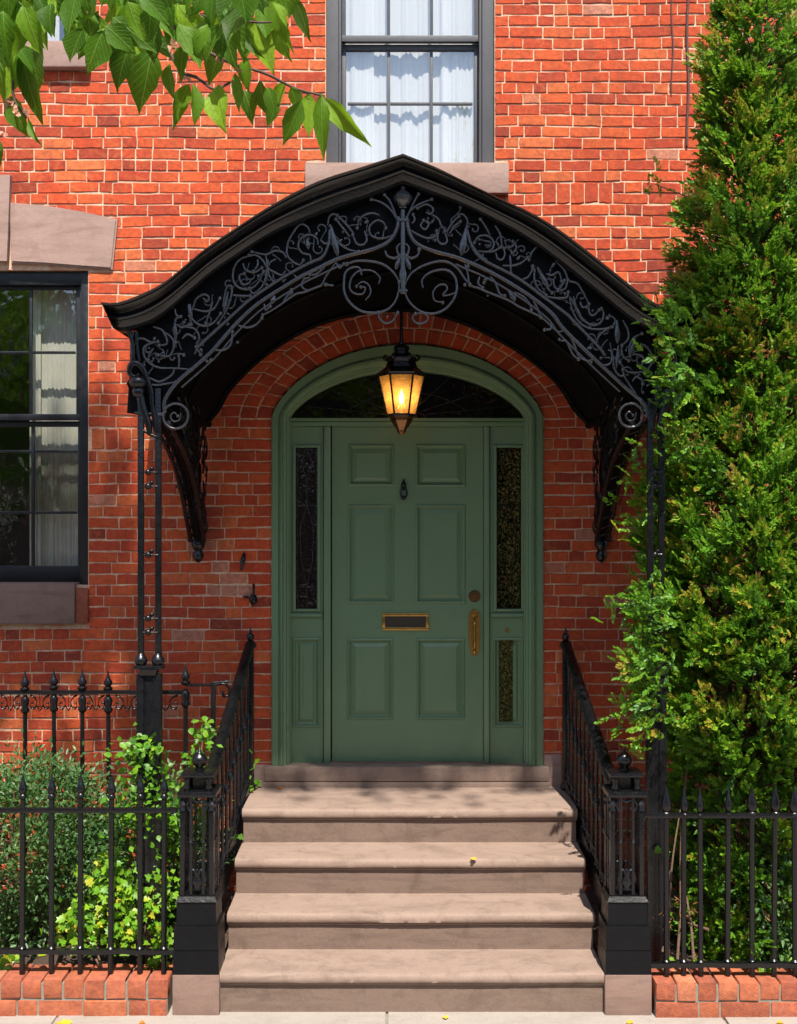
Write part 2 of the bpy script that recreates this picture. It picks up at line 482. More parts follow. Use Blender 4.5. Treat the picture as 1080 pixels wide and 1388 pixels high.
# planting beds either side of the stoop
def bed(x0, x1):
    nx, ny = 40, 16
    vs_, fs = [], []
    for j in range(ny + 1):
        for i in range(nx + 1):
            vs_.append((x0 + (x1 - x0) * i / nx, -1.36 + 1.37 * j / ny, 0.13 + random.uniform(-0.012, 0.02)))
    for j in range(ny):
        for i in range(nx):
            a = j * (nx + 1) + i
            fs.append((a, a + 1, a + nx + 2, a + nx + 1))
    return structure(MB().add(vs_, fs).build('planting_bed', M['soil']))
bed(-4.5, -0.9); bed(1.03, 4.5)

# ------------------------------------------------------------------ the house
house = empty('brick_house', 'red brick townhouse with brownstone lintels around a green arched doorway', 'house', (0, 0.1, 0))
DCX = 0.053                       # centre of the doorway
HW, SPR, RISE = 0.812, PX(0, 568, 0)[1], 0.447
def arch_z(dx, hw, rise):
    t = min(abs(dx) / hw, 1.0)
    ell = rise * math.sqrt(max(0, 1 - t * t))
    rad = (hw * hw + rise * rise) / (2 * rise)
    cir = math.sqrt(max(0, rad * rad - (t * hw) ** 2)) - (rad - rise)
    return 0.5 * (ell + cir)
def arch_pts(hw, rise, cnt=28):
    """arch from left spring to right spring, x and z relative to centre and spring"""
    o = []
    for i in range(cnt + 1):
        a = math.pi * (1 - i / cnt)
        o.append((hw * math.cos(a), arch_z(hw * math.cos(a), hw, rise)))
    return o
def arch_half(z, hw, rise):
    """half width of the arch at height z above its spring"""
    if z <= 0: return hw
    if z >= rise: return 0.0
    lo, hi = 0.0, hw
    for _ in range(30):
        mid = (lo + hi) / 2
        if arch_z(mid, hw, rise) > z: lo = mid
        else: hi = mid
    return lo
RING = 0.195
# rectangular openings x0, x1, z0, z1 (bricks stop at these)
LW = (-2.872, -1.858, PX(0, 793, 0)[1], PX(0, 366, 0)[1])      # parlour window, lower left
UW = (-0.434, 0.575, PX(0, 226, 0)[1], 6.35)                   # window over the canopy
TW = (-2.872, -1.905, PX(0, 57, 0)[1], 6.95)                   # window at the top left
OPEN = [LW, UW, TW]
STONE = [(-2.93, PX(120, 0, 0)[0], PX(0, 846, 0)[1], LW[2]), (-3.05, PX(148, 0, 0)[0], LW[3], PX(0, 305, 0)[1]),
         (PX(416, 0, 0)[0], PX(687, 0, 0)[0], PX(0, 258, 0)[1], UW[2]), (-2.95, PX(116, 0, 0)[0], PX(0, 92, 0)[1], TW[2])]
SOLD = [(PX(735, 0, 0)[0], PX(830, 0, 0)[0], PX(0, 284, 0)[1], 2), (PX(124, 0, 0)[0], PX(178, 0, 0)[0], PX(0, 610, 0)[1], 2)]
CH, JT = 0.0668, 0.0072
ZB = 0.03
SOLD = [(a, b, ZB + CH * round((z - ZB) / CH), k) for a, b, z, k in SOLD]
WX0, WX1, WZ1 = -3.7, 3.7, 6.6

wall_mb = MB()
brk = sorted(set([WX0 - 1, WX1 + 1, LW[0], LW[1], UW[0], UW[1], TW[0], TW[1], DCX - HW, DCX + HW] + [DCX + HW * math.cos(math.pi * i / 30) for i in range(31)]))
for a, b in zip(brk[:-1], brk[1:]):
    if b - a < 1e-6: continue
    mid = (a + b) / 2
    holes = [(o[2], o[3]) for o in OPEN if o[0] < mid < o[1]]
    if abs(mid - DCX) < HW:
        holes.append((0.0, SPR + arch_z(mid - DCX, HW, RISE)))
    z = 0.0
    for h0, h1 in sorted(holes):
        if h0 > z: wall_mb.box(a, b, 0.0005, 0.34, z, h0)
        z = max(z, h1)
    wall_mb.box(a, b, 0.0005, 0.34, z, 7.6)
wall = wall_mb.build('wall', M['mortar'], house, fix=False)

def brick_mesh(seed):
    """a unit brick, x and z within -0.5..0.5, front towards -y"""
    r = random.Random(seed)
    back, mid, front = [], [], []
    ring = [(-.5, -.5), (-.17, -.5), (.17, -.5), (.5, -.5), (.5, 0), (.5, .5), (.17, .5), (-.17, .5), (-.5, .5), (-.5, 0)]
    for x, z in ring:
        jx, jz = r.uniform(-.012, .008), r.uniform(-.06, .035)
        x2 = x + (jx if x > 0 else -jx) * (abs(x) == .5)
        z2 = z + (jz if z > 0 else -jz) * (abs(z) == .5)
        back.append((x2, 0.012, z2))
        mid.append((x2, -0.001, z2))
        front.append((x2 * 0.978, -0.0045 + r.uniform(-.0012, .0012), z2 * 0.90))
    return back, mid, front
def unit_brick(seed):
    b, m_, f = brick_mesh(seed)
    k = len(b)
    fs = []
    for i in range(k):
        j = (i + 1) % k
        fs.append((i, j, k + j, k + i)); fs.append((k + i, k + j, 2 * k + j, 2 * k + i))
    fs.append((2 * k + 9, 2 * k + 0, 2 * k + 1, 2 * k + 8)[::1]); fs.append((2 * k + 1, 2 * k + 2, 2 * k + 7, 2 * k + 8)[::1])
    fs[-2:] = [(2 * k + 0, 2 * k + 1, 2 * k + 7, 2 * k + 8, 2 * k + 9), (2 * k + 1, 2 * k + 2, 2 * k + 6, 2 * k + 7), (2 * k + 2, 2 * k + 3, 2 * k + 4, 2 * k + 5, 2 * k + 6)]
    return b + m_ + f, fs
BRICKS = [unit_brick(100 + i) for i in range(14)]

def rnd_tone():
    t = random.random()
    if t < 0.15: return random.uniform(0.0, 0.2)
    if t > 0.95: return random.uniform(0.86, 1.0)
    return min(0.85, max(0.12, random.gauss(0.46, 0.24)))

laid = []                                        # x0b, x1b, x0t, x1t, z0, z1
nc = int((WZ1 - ZB) / CH)
for c_ in range(nc):
    z0 = ZB + c_ * CH + JT / 2
    z1 = z0 + CH - JT
    zm = (z0 + z1) / 2
    blocks = []
    for o in OPEN + STONE:
        if o[2] - 0.012 < zm < o[3] + 0.012:
            blocks.append((o[0], o[1], o[0], o[1]))
    for o in SOLD:
        if o[2] < zm < o[2] + o[3] * CH: blocks.append((o[0], o[1], o[0], o[1]))
    # doorway with its ring of arch bricks
    if z1 < SPR: blocks.append((DCX - HW, DCX + HW, DCX - HW, DCX + HW))
    else:
        hb, ht = arch_half(z0 - SPR, HW + RING, RISE + RING), arch_half(z1 - SPR, HW + RING, RISE + RING)
        if hb > 0.02: blocks.append((DCX - hb, DCX + hb, DCX - ht, DCX + ht))
    if z0 < SPR < z1 and SPR - z0 > 0.015:
        for sg in (-1, 1):
            q = sorted((DCX + sg * (HW + 0.004), DCX + sg * (HW + RING - 0.004)))
            laid.append((q[0], q[1], q[0], q[1], z0, SPR - 0.005))
    blocks.sort()
    spans, xb, xt = [], WX0, WX0
    for b in blocks:
        if b[0] > xb + 0.02: spans.append((xb, b[0] - 0.004, xt, b[2] - 0.004))
        xb, xt = max(xb, b[1] + 0.004), max(xt, b[3] + 0.004)
    if WX1 > xb: spans.append((xb, WX1, xt, WX1))
    for sb0, sb1, st0, st1 in spans:
        x, first = min(sb0, st0), True
        end = min(sb1, st1)
        hdr_course = c_ % 7 == 3
        while x < max(sb1, st1) - 0.01:
            t = random.random()
            L = 0.178 + random.uniform(-.016, .018)
            if (hdr_course and t < 0.7) or t < 0.30: L = 0.092 + random.uniform(-.012, .016)
            elif t > 0.80: L = random.uniform(0.11, 0.24)
            if first: L *= random.choice((1.0, 0.5, 0.75))
            e = x + L
            last = e > end - 0.055
            if last: e = max(sb1, st1)
            laid.append((x if not first else sb0, e - (0 if last else JT) if not last else sb1,
                         x if not first else st0, e - (0 if last else JT) if not last else st1, z0, z1))
            first = False
            x = e
            if last: break
for a, b, z, k in SOLD:
    wv = 0.078
    cnt = max(1, int((b - a) / wv))
    for i in range(cnt):
        x0 = a + (b - a) * i / cnt + JT / 2
        x1 = a + (b - a) * (i + 1) / cnt - JT / 2
        laid.append((x0, x1, x0, x1, z + JT / 2, z + k * CH - JT / 2))

def hidden(x, z):
    px, py = 540 + x * 226.3, 694 - (z - CAM_Z) * 226.3
    if not (8 < px < 1072 and 8 < py < 1030): return True
    if px > 835: return True                                      # behind the arborvitae
    if px < 380 and py < 190: return True                         # behind the leaves
    if 270 < px < 830 and py < 560 and py > 250: return True      # behind the canopy
    if 165 < px < 345 and 400 < py: return True
    return False
cand = []
for i, b in enumerate(laid):
    xm, zm = (b[0] + b[1]) / 2, (b[4] + b[5]) / 2
    square = abs(b[0] - b[2]) < 1e-4 and abs(b[1] - b[3]) < 1e-4
    if square and not hidden(xm, zm): cand.append(((b[1] - b[0]) * (b[5] - b[4]), i))
cand.sort(reverse=True)
single = set(i for _, i in cand[:292])
BME = []
for vs_, fs in BRICKS:
    me = bpy.data.meshes.new('brick')
    me.from_pydata(vs_, [], fs)
    me.materials.append(M['brick'])
    BME.append(me)
def wob(x, z):
    return 0.0032 * math.sin(x * 2.3 + z * 4.1) + 0.0026 * math.sin(x * 5.7 - z * 9.0 + 1.3) + 0.0012 * math.sin(x * 17 + z * 31)
rest = MB()
for i, (a, b, at_, bt, z0, z1) in enumerate(laid):
    t, k, push = rnd_tone(), random.randrange(len(BRICKS)), random.uniform(-0.0025, 0.002)
    if 288 < 540 + (a + b) / 2 * 226.3 < 336 and 768 < 694 - ((z0 + z1) / 2 - CAM_Z) * 226.3 < 806: t = random.uniform(.97, 1.0)
    if i in single:
        o = link('brick', BME[k], wall)
        o.location = ((a + b) / 2, push, (z0 + z1) / 2 + wob((a + b) / 2, z0))
        o.rotation_euler = (0, -math.atan2(wob(b, z0) - wob(a, z0), b - a), 0)
        o.scale = (b - a, 1, z1 - z0)
        o["tone"] = t
    else:
        vs_, fs = BRICKS[k]
        nv = []
        for x, y, z in vs_:
            q = z + 0.5
            xa, xb2 = a + (at_ - a) * q, b + (bt - b) * q
            nv.append((xa + (xb2 - xa) * (x + 0.5), y + push, z0 + (z1 - z0) * q + wob(xa + (xb2 - xa) * (x + 0.5), z0)))
        rest.add(nv, fs, t)
o = rest.build('brick_course', M['brick'], wall, tone=True, fix=False); o["kind"] = "stuff"

# the ring of arch bricks round the doorway: two rings of headers
def arc_len(hw, rise, cnt=400):
    pts = arch_pts(hw, rise, cnt)
    L = [0.0]
    for i in range(cnt): L.append(L[-1] + math.dist(pts[i], pts[i + 1]))
    return pts, L
def at_len(pts, L, q):
    import bisect
    i = min(max(bisect.bisect_left(L, q), 1), len(L) - 1)
    f = (q - L[i - 1]) / max(L[i] - L[i - 1], 1e-9)
    return tuple(pts[i - 1][k] + (pts[i][k] - pts[i - 1][k]) * f for k in (0, 1))
for ring in range(2):
    r0, r1 = 0.003 + ring * 0.097, 0.003 + ring * 0.097 + 0.091
    pin, Lin = arc_len(HW + r0, RISE + r0)
    pout, Lout = arc_len(HW + r1, RISE + r1)
    cnt = int(Lin[-1] / 0.071)
    for k in range(cnt):
        j = 0.0035 / Lin[-1]
        q0, q1 = k / cnt + j + random.uniform(0, .001), (k + 1) / cnt - j
        A, B = at_len(pin, Lin, q0 * Lin[-1]), at_len(pin, Lin, q1 * Lin[-1])
        C, D = at_len(pout, Lout, q1 * Lout[-1]), at_len(pout, Lout, q0 * Lout[-1])
        vs_, fs = BRICKS[random.randrange(len(BRICKS))]
        nv = []
        for x, y, z in vs_:
            u, v = x + 0.5, z + 0.5
            bx = (A[0] * (1 - u) + B[0] * u) * (1 - v) + (D[0] * (1 - u) + C[0] * u) * v
            bz = (A[1] * (1 - u) + B[1] * u) * (1 - v) + (D[1] * (1 - u) + C[1] * u) * v
            nv.append((DCX + bx, y, SPR + bz))
        o = MB().add(nv, fs).build('arch_brick', M['brick'], wall, fix=True)
        o["tone"] = rnd_tone() * 0.6

# stone trim
def stone(name, m, x0, x1, y0, y1, z0, z1, b=0.008, parent=None):
    return MB().box(x0, x1, y0, y1, z0, z1, b).build(name, m, parent or house, shade=40)

# ---- windows
def sheet_window(root, op, yg, frame_m, glass_m, cols, hz, meet, casing, head, bottom, curtain_m, curtains, sillz):
    x0, x1, z0, z1 = op
    win = root
    # casing
    def bar(name, a, b, ya, yb, c, d, bev=0.004):
        return MB().box(a, b, ya, yb, c, d, bev).build(name, frame_m, win, shade=40)
    bar('frame', x0, x0 + casing, 0.03, 0.20, z0, z1); bar('frame', x1 - casing, x1, 0.03, 0.20, z0, z1)
    bar('frame_bead', x0 + casing, x0 + casing + 0.016, 0.055, 0.19, z0, z1); bar('frame_bead', x1 - casing - 0.016, x1 - casing, 0.055, 0.19, z0, z1)
    bar('frame_head', x0 + casing, x1 - casing, 0.035, 0.19, z1 - head, z1)
    xi0, xi1 = x0 + casing + 0.018, x1 - casing - 0.018
    zs = [z0 + bottom, meet, z1 - head - 0.012]
    for si, (a, b) in enumerate(((zs[0], zs[1]), (zs[1], zs[2]))):
        yy = yg + 0.04 if si == 0 else yg
        # sash: stiles, rails, muntins, panes
        st = 0.024
        bar('sash_stile', xi0, xi0 + st, yy, yy + 0.035, a, b, 0.003); bar('sash_stile', xi1 - st, xi1, yy, yy + 0.035, a, b, 0.003)
        if si == 0:
            bar('bottom_rail', xi0, xi1, yy - 0.004, yy + 0.034, z0 + 0.006, a, 0.004)
            bar('meeting_rail', xi0, xi1, yy - 0.003, yy + 0.036, b - 0.036, b - 0.002, 0.003)
        else:
            bar('meeting_rail', xi0, xi1, yy - 0.003, yy + 0.036, a, a + 0.038, 0.003)
            bar('top_rail', xi0, xi1, yy - 0.002, yy + 0.034, b - 0.008, b + 0.012, 0.003)
        lo, hi = (a, b - 0.036) if si == 0 else (a + 0.038, b - 0.008)
        xl, xr = xi0 + st, xi1 - st
        cx = [xl + (xr - xl) * k / cols for k in range(cols + 1)]
        hs = [lo] + [h for h in hz if lo + 0.05 < h < hi - 0.05] + [hi]
        for k in cx[1:-1]: bar('muntin', k - 0.009, k + 0.009, yy + 0.004, yy + 0.03, lo, hi, 0.003)
        for h in hs[1:-1]:
            for k in range(cols):
                bar('muntin', cx[k] + 0.0095, cx[k + 1] - 0.0095, yy + 0.005, yy + 0.029, h - 0.008, h + 0.008, 0.003)
        for k in range(cols):
            for j in range(len(hs) - 1):
                tilt = random.uniform(-0.0012, 0.0012)
                MB().add([(cx[k], yy + 0.016 + tilt, hs[j]), (cx[k + 1], yy + 0.016, hs[j]), (cx[k + 1], yy + 0.016 - tilt, hs[j + 1]), (cx[k], yy + 0.016, hs[j + 1])], [(0, 1, 2, 3)]).build('pane', glass_m, win)
    for (a, b, ya, folds) in curtains:
        k = max(12, int((b - a) / 0.006))
        ph = [(random.uniform(.6, 1.6) * folds * q, random.uniform(0, 6.28), .011 / q ** .5) for q in (1, 1.7, 2.9, 4.6)]
        rows = []
        for zz in np.linspace(z0 + 0.02, z1 - 0.02, 10):
            row = []
            for i in range(k + 1):
                t = i / k
                sag = 0.35 + 0.65 * (z1 - zz) / (z1 - z0)
                row.append((a + (b - a) * t, ya + sum(am * math.sin(6.28 * f_ * t + p_ + .12 * zz) for f_, p_, am in ph) * sag * (0.55 if curtain_m is M['curtain'] else 0.4), zz))
            rows.append(row)
        MB().loft(rows).build('curtain', curtain_m, win, shade=60)
    # the dark room behind
    r = MB()
    d = 1.6
    r.add([(x0 - .3, .345, z0 - .3), (x1 + .3, .345, z0 - .3), (x1 + .3, .345, z1 + .2), (x0 - .3, .345, z1 + .2), (x0 - .3, d, z0 - .3), (x1 + .3, d, z0 - .3), (x1 + .3, d, z1 + .2), (x0 - .3, d, z1 + .2)],
          [(4, 5, 6, 7), (0, 1, 5, 4), (3, 2, 6, 7), (0, 3, 7, 4), (1, 2, 6, 5)])
    r.build('room', M['interior'], win)

def part_empty(name, parent, label=None):
    o = bpy.data.objects.new(name, None)
    COL.objects.link(o)
    o.parent = parent
    if label: o["label"] = label
    return o

win1 = part_empty('window', house, 'dark grey sash window with white curtains over the canopy')
sheet_window(win1, UW, 0.085, M['window_paint'], M['window_glass'], 3, [PX(0, 138, .1)[1], PX(0, -110, .1)[1]], PX(0, 58, .1)[1], 0.072, 0.06, 0.055,
             M['curtain'], [(-0.40, -0.15, 0.165, 2), (-0.20, 0.32, 0.185, 3), (0.26, 0.54, 0.165, 2)], 0)
win2 = part_empty('window', house, 'black framed sash window with linen curtain under a pale stone lintel')
sheet_window(win2, (LW[0], LW[1], LW[2], PX(0, 362, 0)[1]), 0.075, M['black_window'], M['dark_glass'], 3, [PX(0, 478, .09)[1], PX(0, 612, .13)[1], PX(0, 695, .13)[1]], PX(0, 570, .09)[1], 0.05, 0.10, 0.11,
             M['linen'], [(-2.27, -2.20, 0.20, 2), (-2.22, -1.90, 0.23, 5), (-2.83, -2.52, 0.23, 5)], 0)
win3 = part_empty('window', house, 'upper sash window half hidden by the tree leaves')
sheet_window(win3, TW, 0.085, M['window_paint'], M['window_glass'], 3, [5.95], 6.2, 0.06, 0.06, 0.05,
             M['curtain'], [(-2.80, -2.1, 0.25, 6)], 0)

# sills
stone('window_sill', M['pale_stone'], PX(413, 0, -.05)[0], PX(690, 0, -.05)[0], -0.055, 0.2, PX(0, 262, -.05)[1], UW[2] + 0.012, 0.012)
stone('window_sill', M['dark_stone'], -2.93, PX(101, 0, -.045)[0], -0.045, 0.2, PX(0, 846, -.045)[1], LW[2] + 0.012, 0.010)
o = stone('sill_end', M['kerb_brick'], PX(102, 0, -.03)[0], PX(119, 0, -.03)[0], -0.030, 0.2, PX(0, 845, -.03)[1], PX(0, 797, -.03)[1], 0.012); o["tone"] = 0.2
stone('window_sill', M['pale_stone'], -2.95, PX(121, 0, -.06)[0], -0.065, 0.2, PX(0, 91, -.06)[1], PX(0, 55, -.06)[1], 0.014)
# segmental lintel with keystone over the parlour window
def lintel():
    cx = -2.365
    for sgn in (1, -1):
        poly = []
        top = [(5, 274), (60, 278), (110, 286), (159, 297)]
        bot = [(152, 365), (110, 362), (60, 358), (14, 356)]
        for px, py in top + bot:
            x, z = PX(px, py, -.03)
            x = max(x, cx + 0.045)
            poly.append((cx + sgn * (x - cx), z))
        mb = MB().prism(poly, -0.03, 0.22)
        b = mb.build('lintel', M['pale_stone'], house)
        bm = bmesh.new(); bm.from_mesh(b.data)
        bmesh.ops.bevel(bm, geom=[e for e in bm.edges if all(v.co.y < -0.02 for v in e.verts)], offset=0.010, segments=2, affect='EDGES')
        bm.to_mesh(b.data); bm.free()
    poly = [(cx - 0.055, PX(0, 240, 0)[1]), (cx + 0.055, PX(0, 240, 0)[1]), (cx + 0.036, PX(0, 356, 0)[1]), (cx - 0.036, PX(0, 356, 0)[1])]
    MB().prism([(x * 1.0, z) for x, z in poly], -0.05, 0.2).build('keystone', M['pale_stone'], house)
lintel()
# plinth stones beside the door sill
stone('plinth_stone', M['pale_stone'], -0.99, DCX - HW - 0.004, -0.014, 0.1, 0.70, PX(0, 1036, 0)[1], 0.008)
stone('plinth_stone', M['pale_stone'], DCX + HW + 0.004, 0.975, -0.014, 0.1, 0.70, PX(0, 1022, 0)[1], 0.008)
# two paler patched bricks and their rusty stubs are in the wall hooks below

# ------------------------------------------------------------------ door frame, door, sidelights, fanlight
ZS = PX(0, 1037, 0)[1]                       # top of the door sill
def frame_loft():
    HI, RI = 0.702, 0.292
    prof = [(0.0, 0.10), (0.0, -0.018), (0.03, -0.022), (0.36, -0.022), (0.40, -0.014), (0.46, -0.014), (0.50, -0.034), (0.60, -0.036), (0.64, -0.012), (0.78, -0.008), (0.80, 0.012), (0.92, 0.014), (0.95, 0.03), (1.0, 0.032), (1.0, 0.12)]
    po, pi_ = arch_pts(HW - 0.002, RISE - 0.002, 40), arch_pts(HI, RI, 40)
    zb = ZS
    outer = [(-HW + .002, zb - SPR)] + po + [(HW - .002, zb - SPR)]
    inner = [(-HI, zb - SPR)] + pi_ + [(HI, zb - SPR)]
    rows = []
    for s, y in prof:
        rows.append([(DCX + a[0] + (b[0] - a[0]) * s, y, SPR + a[1] + (b[1] - a[1]) * s) for a, b in zip(outer, inner)])
    return MB().loft(rows).build('door_frame', M['green_paint'], house, shade=35)
frame_loft()

YD = 0.085
def dxz(px, py, y=YD): return PX(px, py, y)
door = part_empty('door', house, 'six panel green front door with brass fittings')
DX0, DZ1 = dxz(450, 578); DX1, DZ0 = dxz(655, 1032)
DZ0 = ZS + 0.006
pan_px = [(472, 602, 534, 659), (563, 602, 631, 660), (471, 684, 534, 818), (563, 684, 631, 818), (470, 865, 533, 975), (564, 865, 630, 975)]
pans = []
for a, b, c_, d in pan_px:
    x0, z1 = dxz(a, b); x1, z0 = dxz(c_, d)
    pans.append((x0, x1, z0, z1))
def plate(x0, x1, z0, z1, holes, y, thick, name, m, parent):
    xs_ = sorted(set([x0, x1] + [h[0] for h in holes] + [h[1] for h in holes]))
    zs_ = sorted(set([z0, z1] + [h[2] for h in holes] + [h[3] for h in holes]))
    mb = MB()
    for i in range(len(xs_) - 1):
        for j in range(len(zs_) - 1):
            mx_, mz = (xs_[i] + xs_[i + 1]) / 2, (zs_[j] + zs_[j + 1]) / 2
            if any(h[0] < mx_ < h[1] and h[2] < mz < h[3] for h in holes): continue
            mb.add([(xs_[i], y, zs_[j]), (xs_[i + 1], y, zs_[j]), (xs_[i + 1], y, zs_[j + 1]), (xs_[i], y, zs_[j + 1])], [(0, 1, 2, 3)])
    mb.add([(x0, y, z0), (x1, y, z0), (x1, y, z1), (x0, y, z1), (x0, y + thick, z0), (x1, y + thick, z0), (x1, y + thick, z1), (x0, y + thick, z1)],
           [(0, 4, 5, 1), (1, 5, 6, 2), (2, 6, 7, 3), (3, 7, 4, 0), (4, 7, 6, 5)])
    return mb.build(name, m, parent, fix=False)
def raised_panel(h, y, name, m, parent, prof):
    x0, x1, z0, z1 = h
    loops = [[(x0 + i, y + d, z0 + i), (x1 - i, y + d, z0 + i), (x1 - i, y + d, z1 - i), (x0 + i, y + d, z1 - i)] for i, d in prof]
    vs_ = [p for l in loops for p in l]
    fs = []
    for k in range(len(loops) - 1):
        for i in range(4):
            j = (i + 1) % 4
            fs.append((k * 4 + i, k * 4 + j, k * 4 + 4 + j, k * 4 + 4 + i))
    fs.append(tuple((len(loops) - 1) * 4 + i for i in range(4)))
    return MB().add(vs_, fs).build(name, m, parent, fix=False)
PPROF = [(0.0, 0.0), (0.003, -0.006), (0.010, -0.009), (0.016, -0.004), (0.020, 0.010), (0.026, 0.014), (0.030, 0.012), (0.052, 0.003), (0.053, 0.001)]
plate(DX0, DX1, DZ0, DZ1, pans, YD, 0.045, 'door_leaf', M['green_paint'], door)
for h in pans:
    raised_panel(h, YD, 'door_panel', M['green_paint'], door, PPROF)
# letter plate
x0, z1 = dxz(518, 831); x1, z0 = dxz(581, 854)
mb = MB()
mb.box(x0, x1, YD - 0.012, YD - 0.001, z0, z0 + 0.018, 0.003); mb.box(x0, x1, YD - 0.012, YD - 0.001, z1 - 0.018, z1, 0.003)
mb.box(x0, x0 + 0.018, YD - 0.0125, YD - 0.001, z0 + 0.016, z1 - 0.016, 0.003); mb.box(x1 - 0.018, x1, YD - 0.0125, YD - 0.001, z0 + 0.016, z1 - 0.016, 0.003)
mb.build('letter_plate', M['brass'], door, shade=40)
MB().box(x0 + 0.016, x1 - 0.016, YD - 0.004, YD - 0.001, z0 + 0.016, z1 - 0.016, 0.001).build('letter_flap', M['dark_brass'], door)
# knocker
x, z = dxz(547, 660)
mb = MB()
mb.prism([(x - .014, z + .02), (x, z + .052), (x + .014, z + .02), (x + .017, z + .005), (x + .008, z - .02), (x - .008, z - .02), (x - .017, z + .005)], YD - 0.012, YD - 0.001)
mb.lathe([(0.004, 0), (0.014, 0.004), (0.017, 0.012), (0.013, 0.022), (0.004, 0.028)], (x, YD - 0.02, z + 0.0), 10)
mb.tube(smooth([(x - .011, YD - .02, z - .002), (x - .019, YD - .03, z - .035), (x - .012, YD - .032, z - .062), (x, YD - .033, z - .069), (x + .012, YD - .032, z - .062), (x + .019, YD - .03, z - .035), (x + .011, YD - .02, z - .002)]), 0.006, 7)
mb.ball((x, YD - 0.030, z - 0.066), 0.014); mb.lathe([(0.003, 0), (0.015, 0.001), (0.012, 0.012), (0.003, 0.014)], (x, YD - 0.012, z - 0.075), 10)
mb.build('knocker', M['iron'], door, shade=50)
# lock cylinder and handle
x, z = dxz(643, 808)
mb = MB()
disc = lambda mb, x, z, r, y0, y1, k=16: mb.add([(x + r * math.cos(6.283 * i / k), y0, z + r * math.sin(6.283 * i / k)) for i in range(k)] + [(x + r * .85 * math.cos(6.283 * i / k), y1, z + r * .85 * math.sin(6.283 * i / k)) for i in range(k)],
     [tuple(range(k, 2 * k))] + [(i, (i + 1) % k, k + (i + 1) % k, k + i) for i in range(k)])
disc(mb, x, z, 0.036, YD - 0.001, YD - 0.012); disc(mb, x, z, 0.020, YD - 0.012, YD - 0.022); mb.box(x - .002, x + .002, YD - .024, YD - .021, z - .008, z + .008)
mb.build('lock_cylinder', M['old_brass'], door, shade=40)
xa, za = dxz(634.5, 828); xb, zb = dxz(651, 888)
xm = (xa + xb) / 2
mb = MB()
hw_ = (xb - xa) / 2
pl = [(xm - hw_ * .9, za - .02), (xm - hw_ * .5, za + .004), (xm, za + .010), (xm + hw_ * .5, za + .004), (xm + hw_ * .9, za - .02), (xm + hw_, (za + zb) / 2), (xm + hw_ * .8, zb + .03), (xm + hw_ * .5, zb + .004), (xm, zb - .004), (xm - hw_ * .5, zb + .004), (xm - hw_ * .8, zb + .03), (xm - hw_, (za + zb) / 2)]
mb.prism(pl, YD - 0.008, YD - 0.001)
mb.tube(smooth([(xm, YD - .008, za - .05), (xm, YD - .045, za - .065), (xm, YD - .05, za - .12), (xm, YD - .045, zb + .055), (xm, YD - .008, zb + .035)]), [0.007] * 25, 9)
mb.ball((xm, YD - 0.02, zb + 0.02), 0.012); mb.lathe([(0.004, 0), (0.018, 0.004), (0.018, 0.012), (0.004, 0.02)], (xm, YD - 0.02, za - 0.04), 10)
mb.build('door_handle', M['brass'], door, shade=50)

# transom bar, mullions, side panels
def gbox(px0, px1, py0, py1, ya, yb, name='mullion', m=None, b=0.004):
    y = ya
    x0, z1 = PX(px0, py0, y); x1, z0 = PX(px1, py1, y)
    return MB().box(x0, x1, ya, yb, z0, z1, b).build(name, m or M['green_paint'], house, shade=35)
HI = 0.702
xL, xR = DCX - HI - 0.003, DCX + HI + 0.003
zt = PX(0, 568, .04)[1]
MB().box(xL, xR, 0.028, 0.14, zt - 0.012, zt + 0.006, 0.004).build('transom', M['green_paint'], house, shade=35)
MB().box(xL, xR, 0.050, 0.14, zt - 0.042, zt - 0.013, 0.006).build('transom', M['green_paint'], house, shade=35)
def mull(pxa, pxb, y0):
    x0, x1 = PX(pxa, 0, y0)[0], PX(pxb, 0, y0)[0]
    MB().box(x0, x1, y0, 0.15, ZS, zt - 0.043, 0.008).build('mullion', M['green_paint'], house, shade=35)
mull(438.5, 448, 0.045); mull(656, 663.5, 0.045)
MB().box(DX0 - 0.012, DX1 + 0.012, YD + 0.02, 0.16, DZ1, zt - 0.04).build('door_head', M['green_paint'], house)
MB().box(PX(447, 0, .06)[0], PX(657, 0, .06)[0], 0.04, 0.16, ZS - 0.03, ZS + 0.005, 0.002).build('threshold', M['dark_stone'], house)
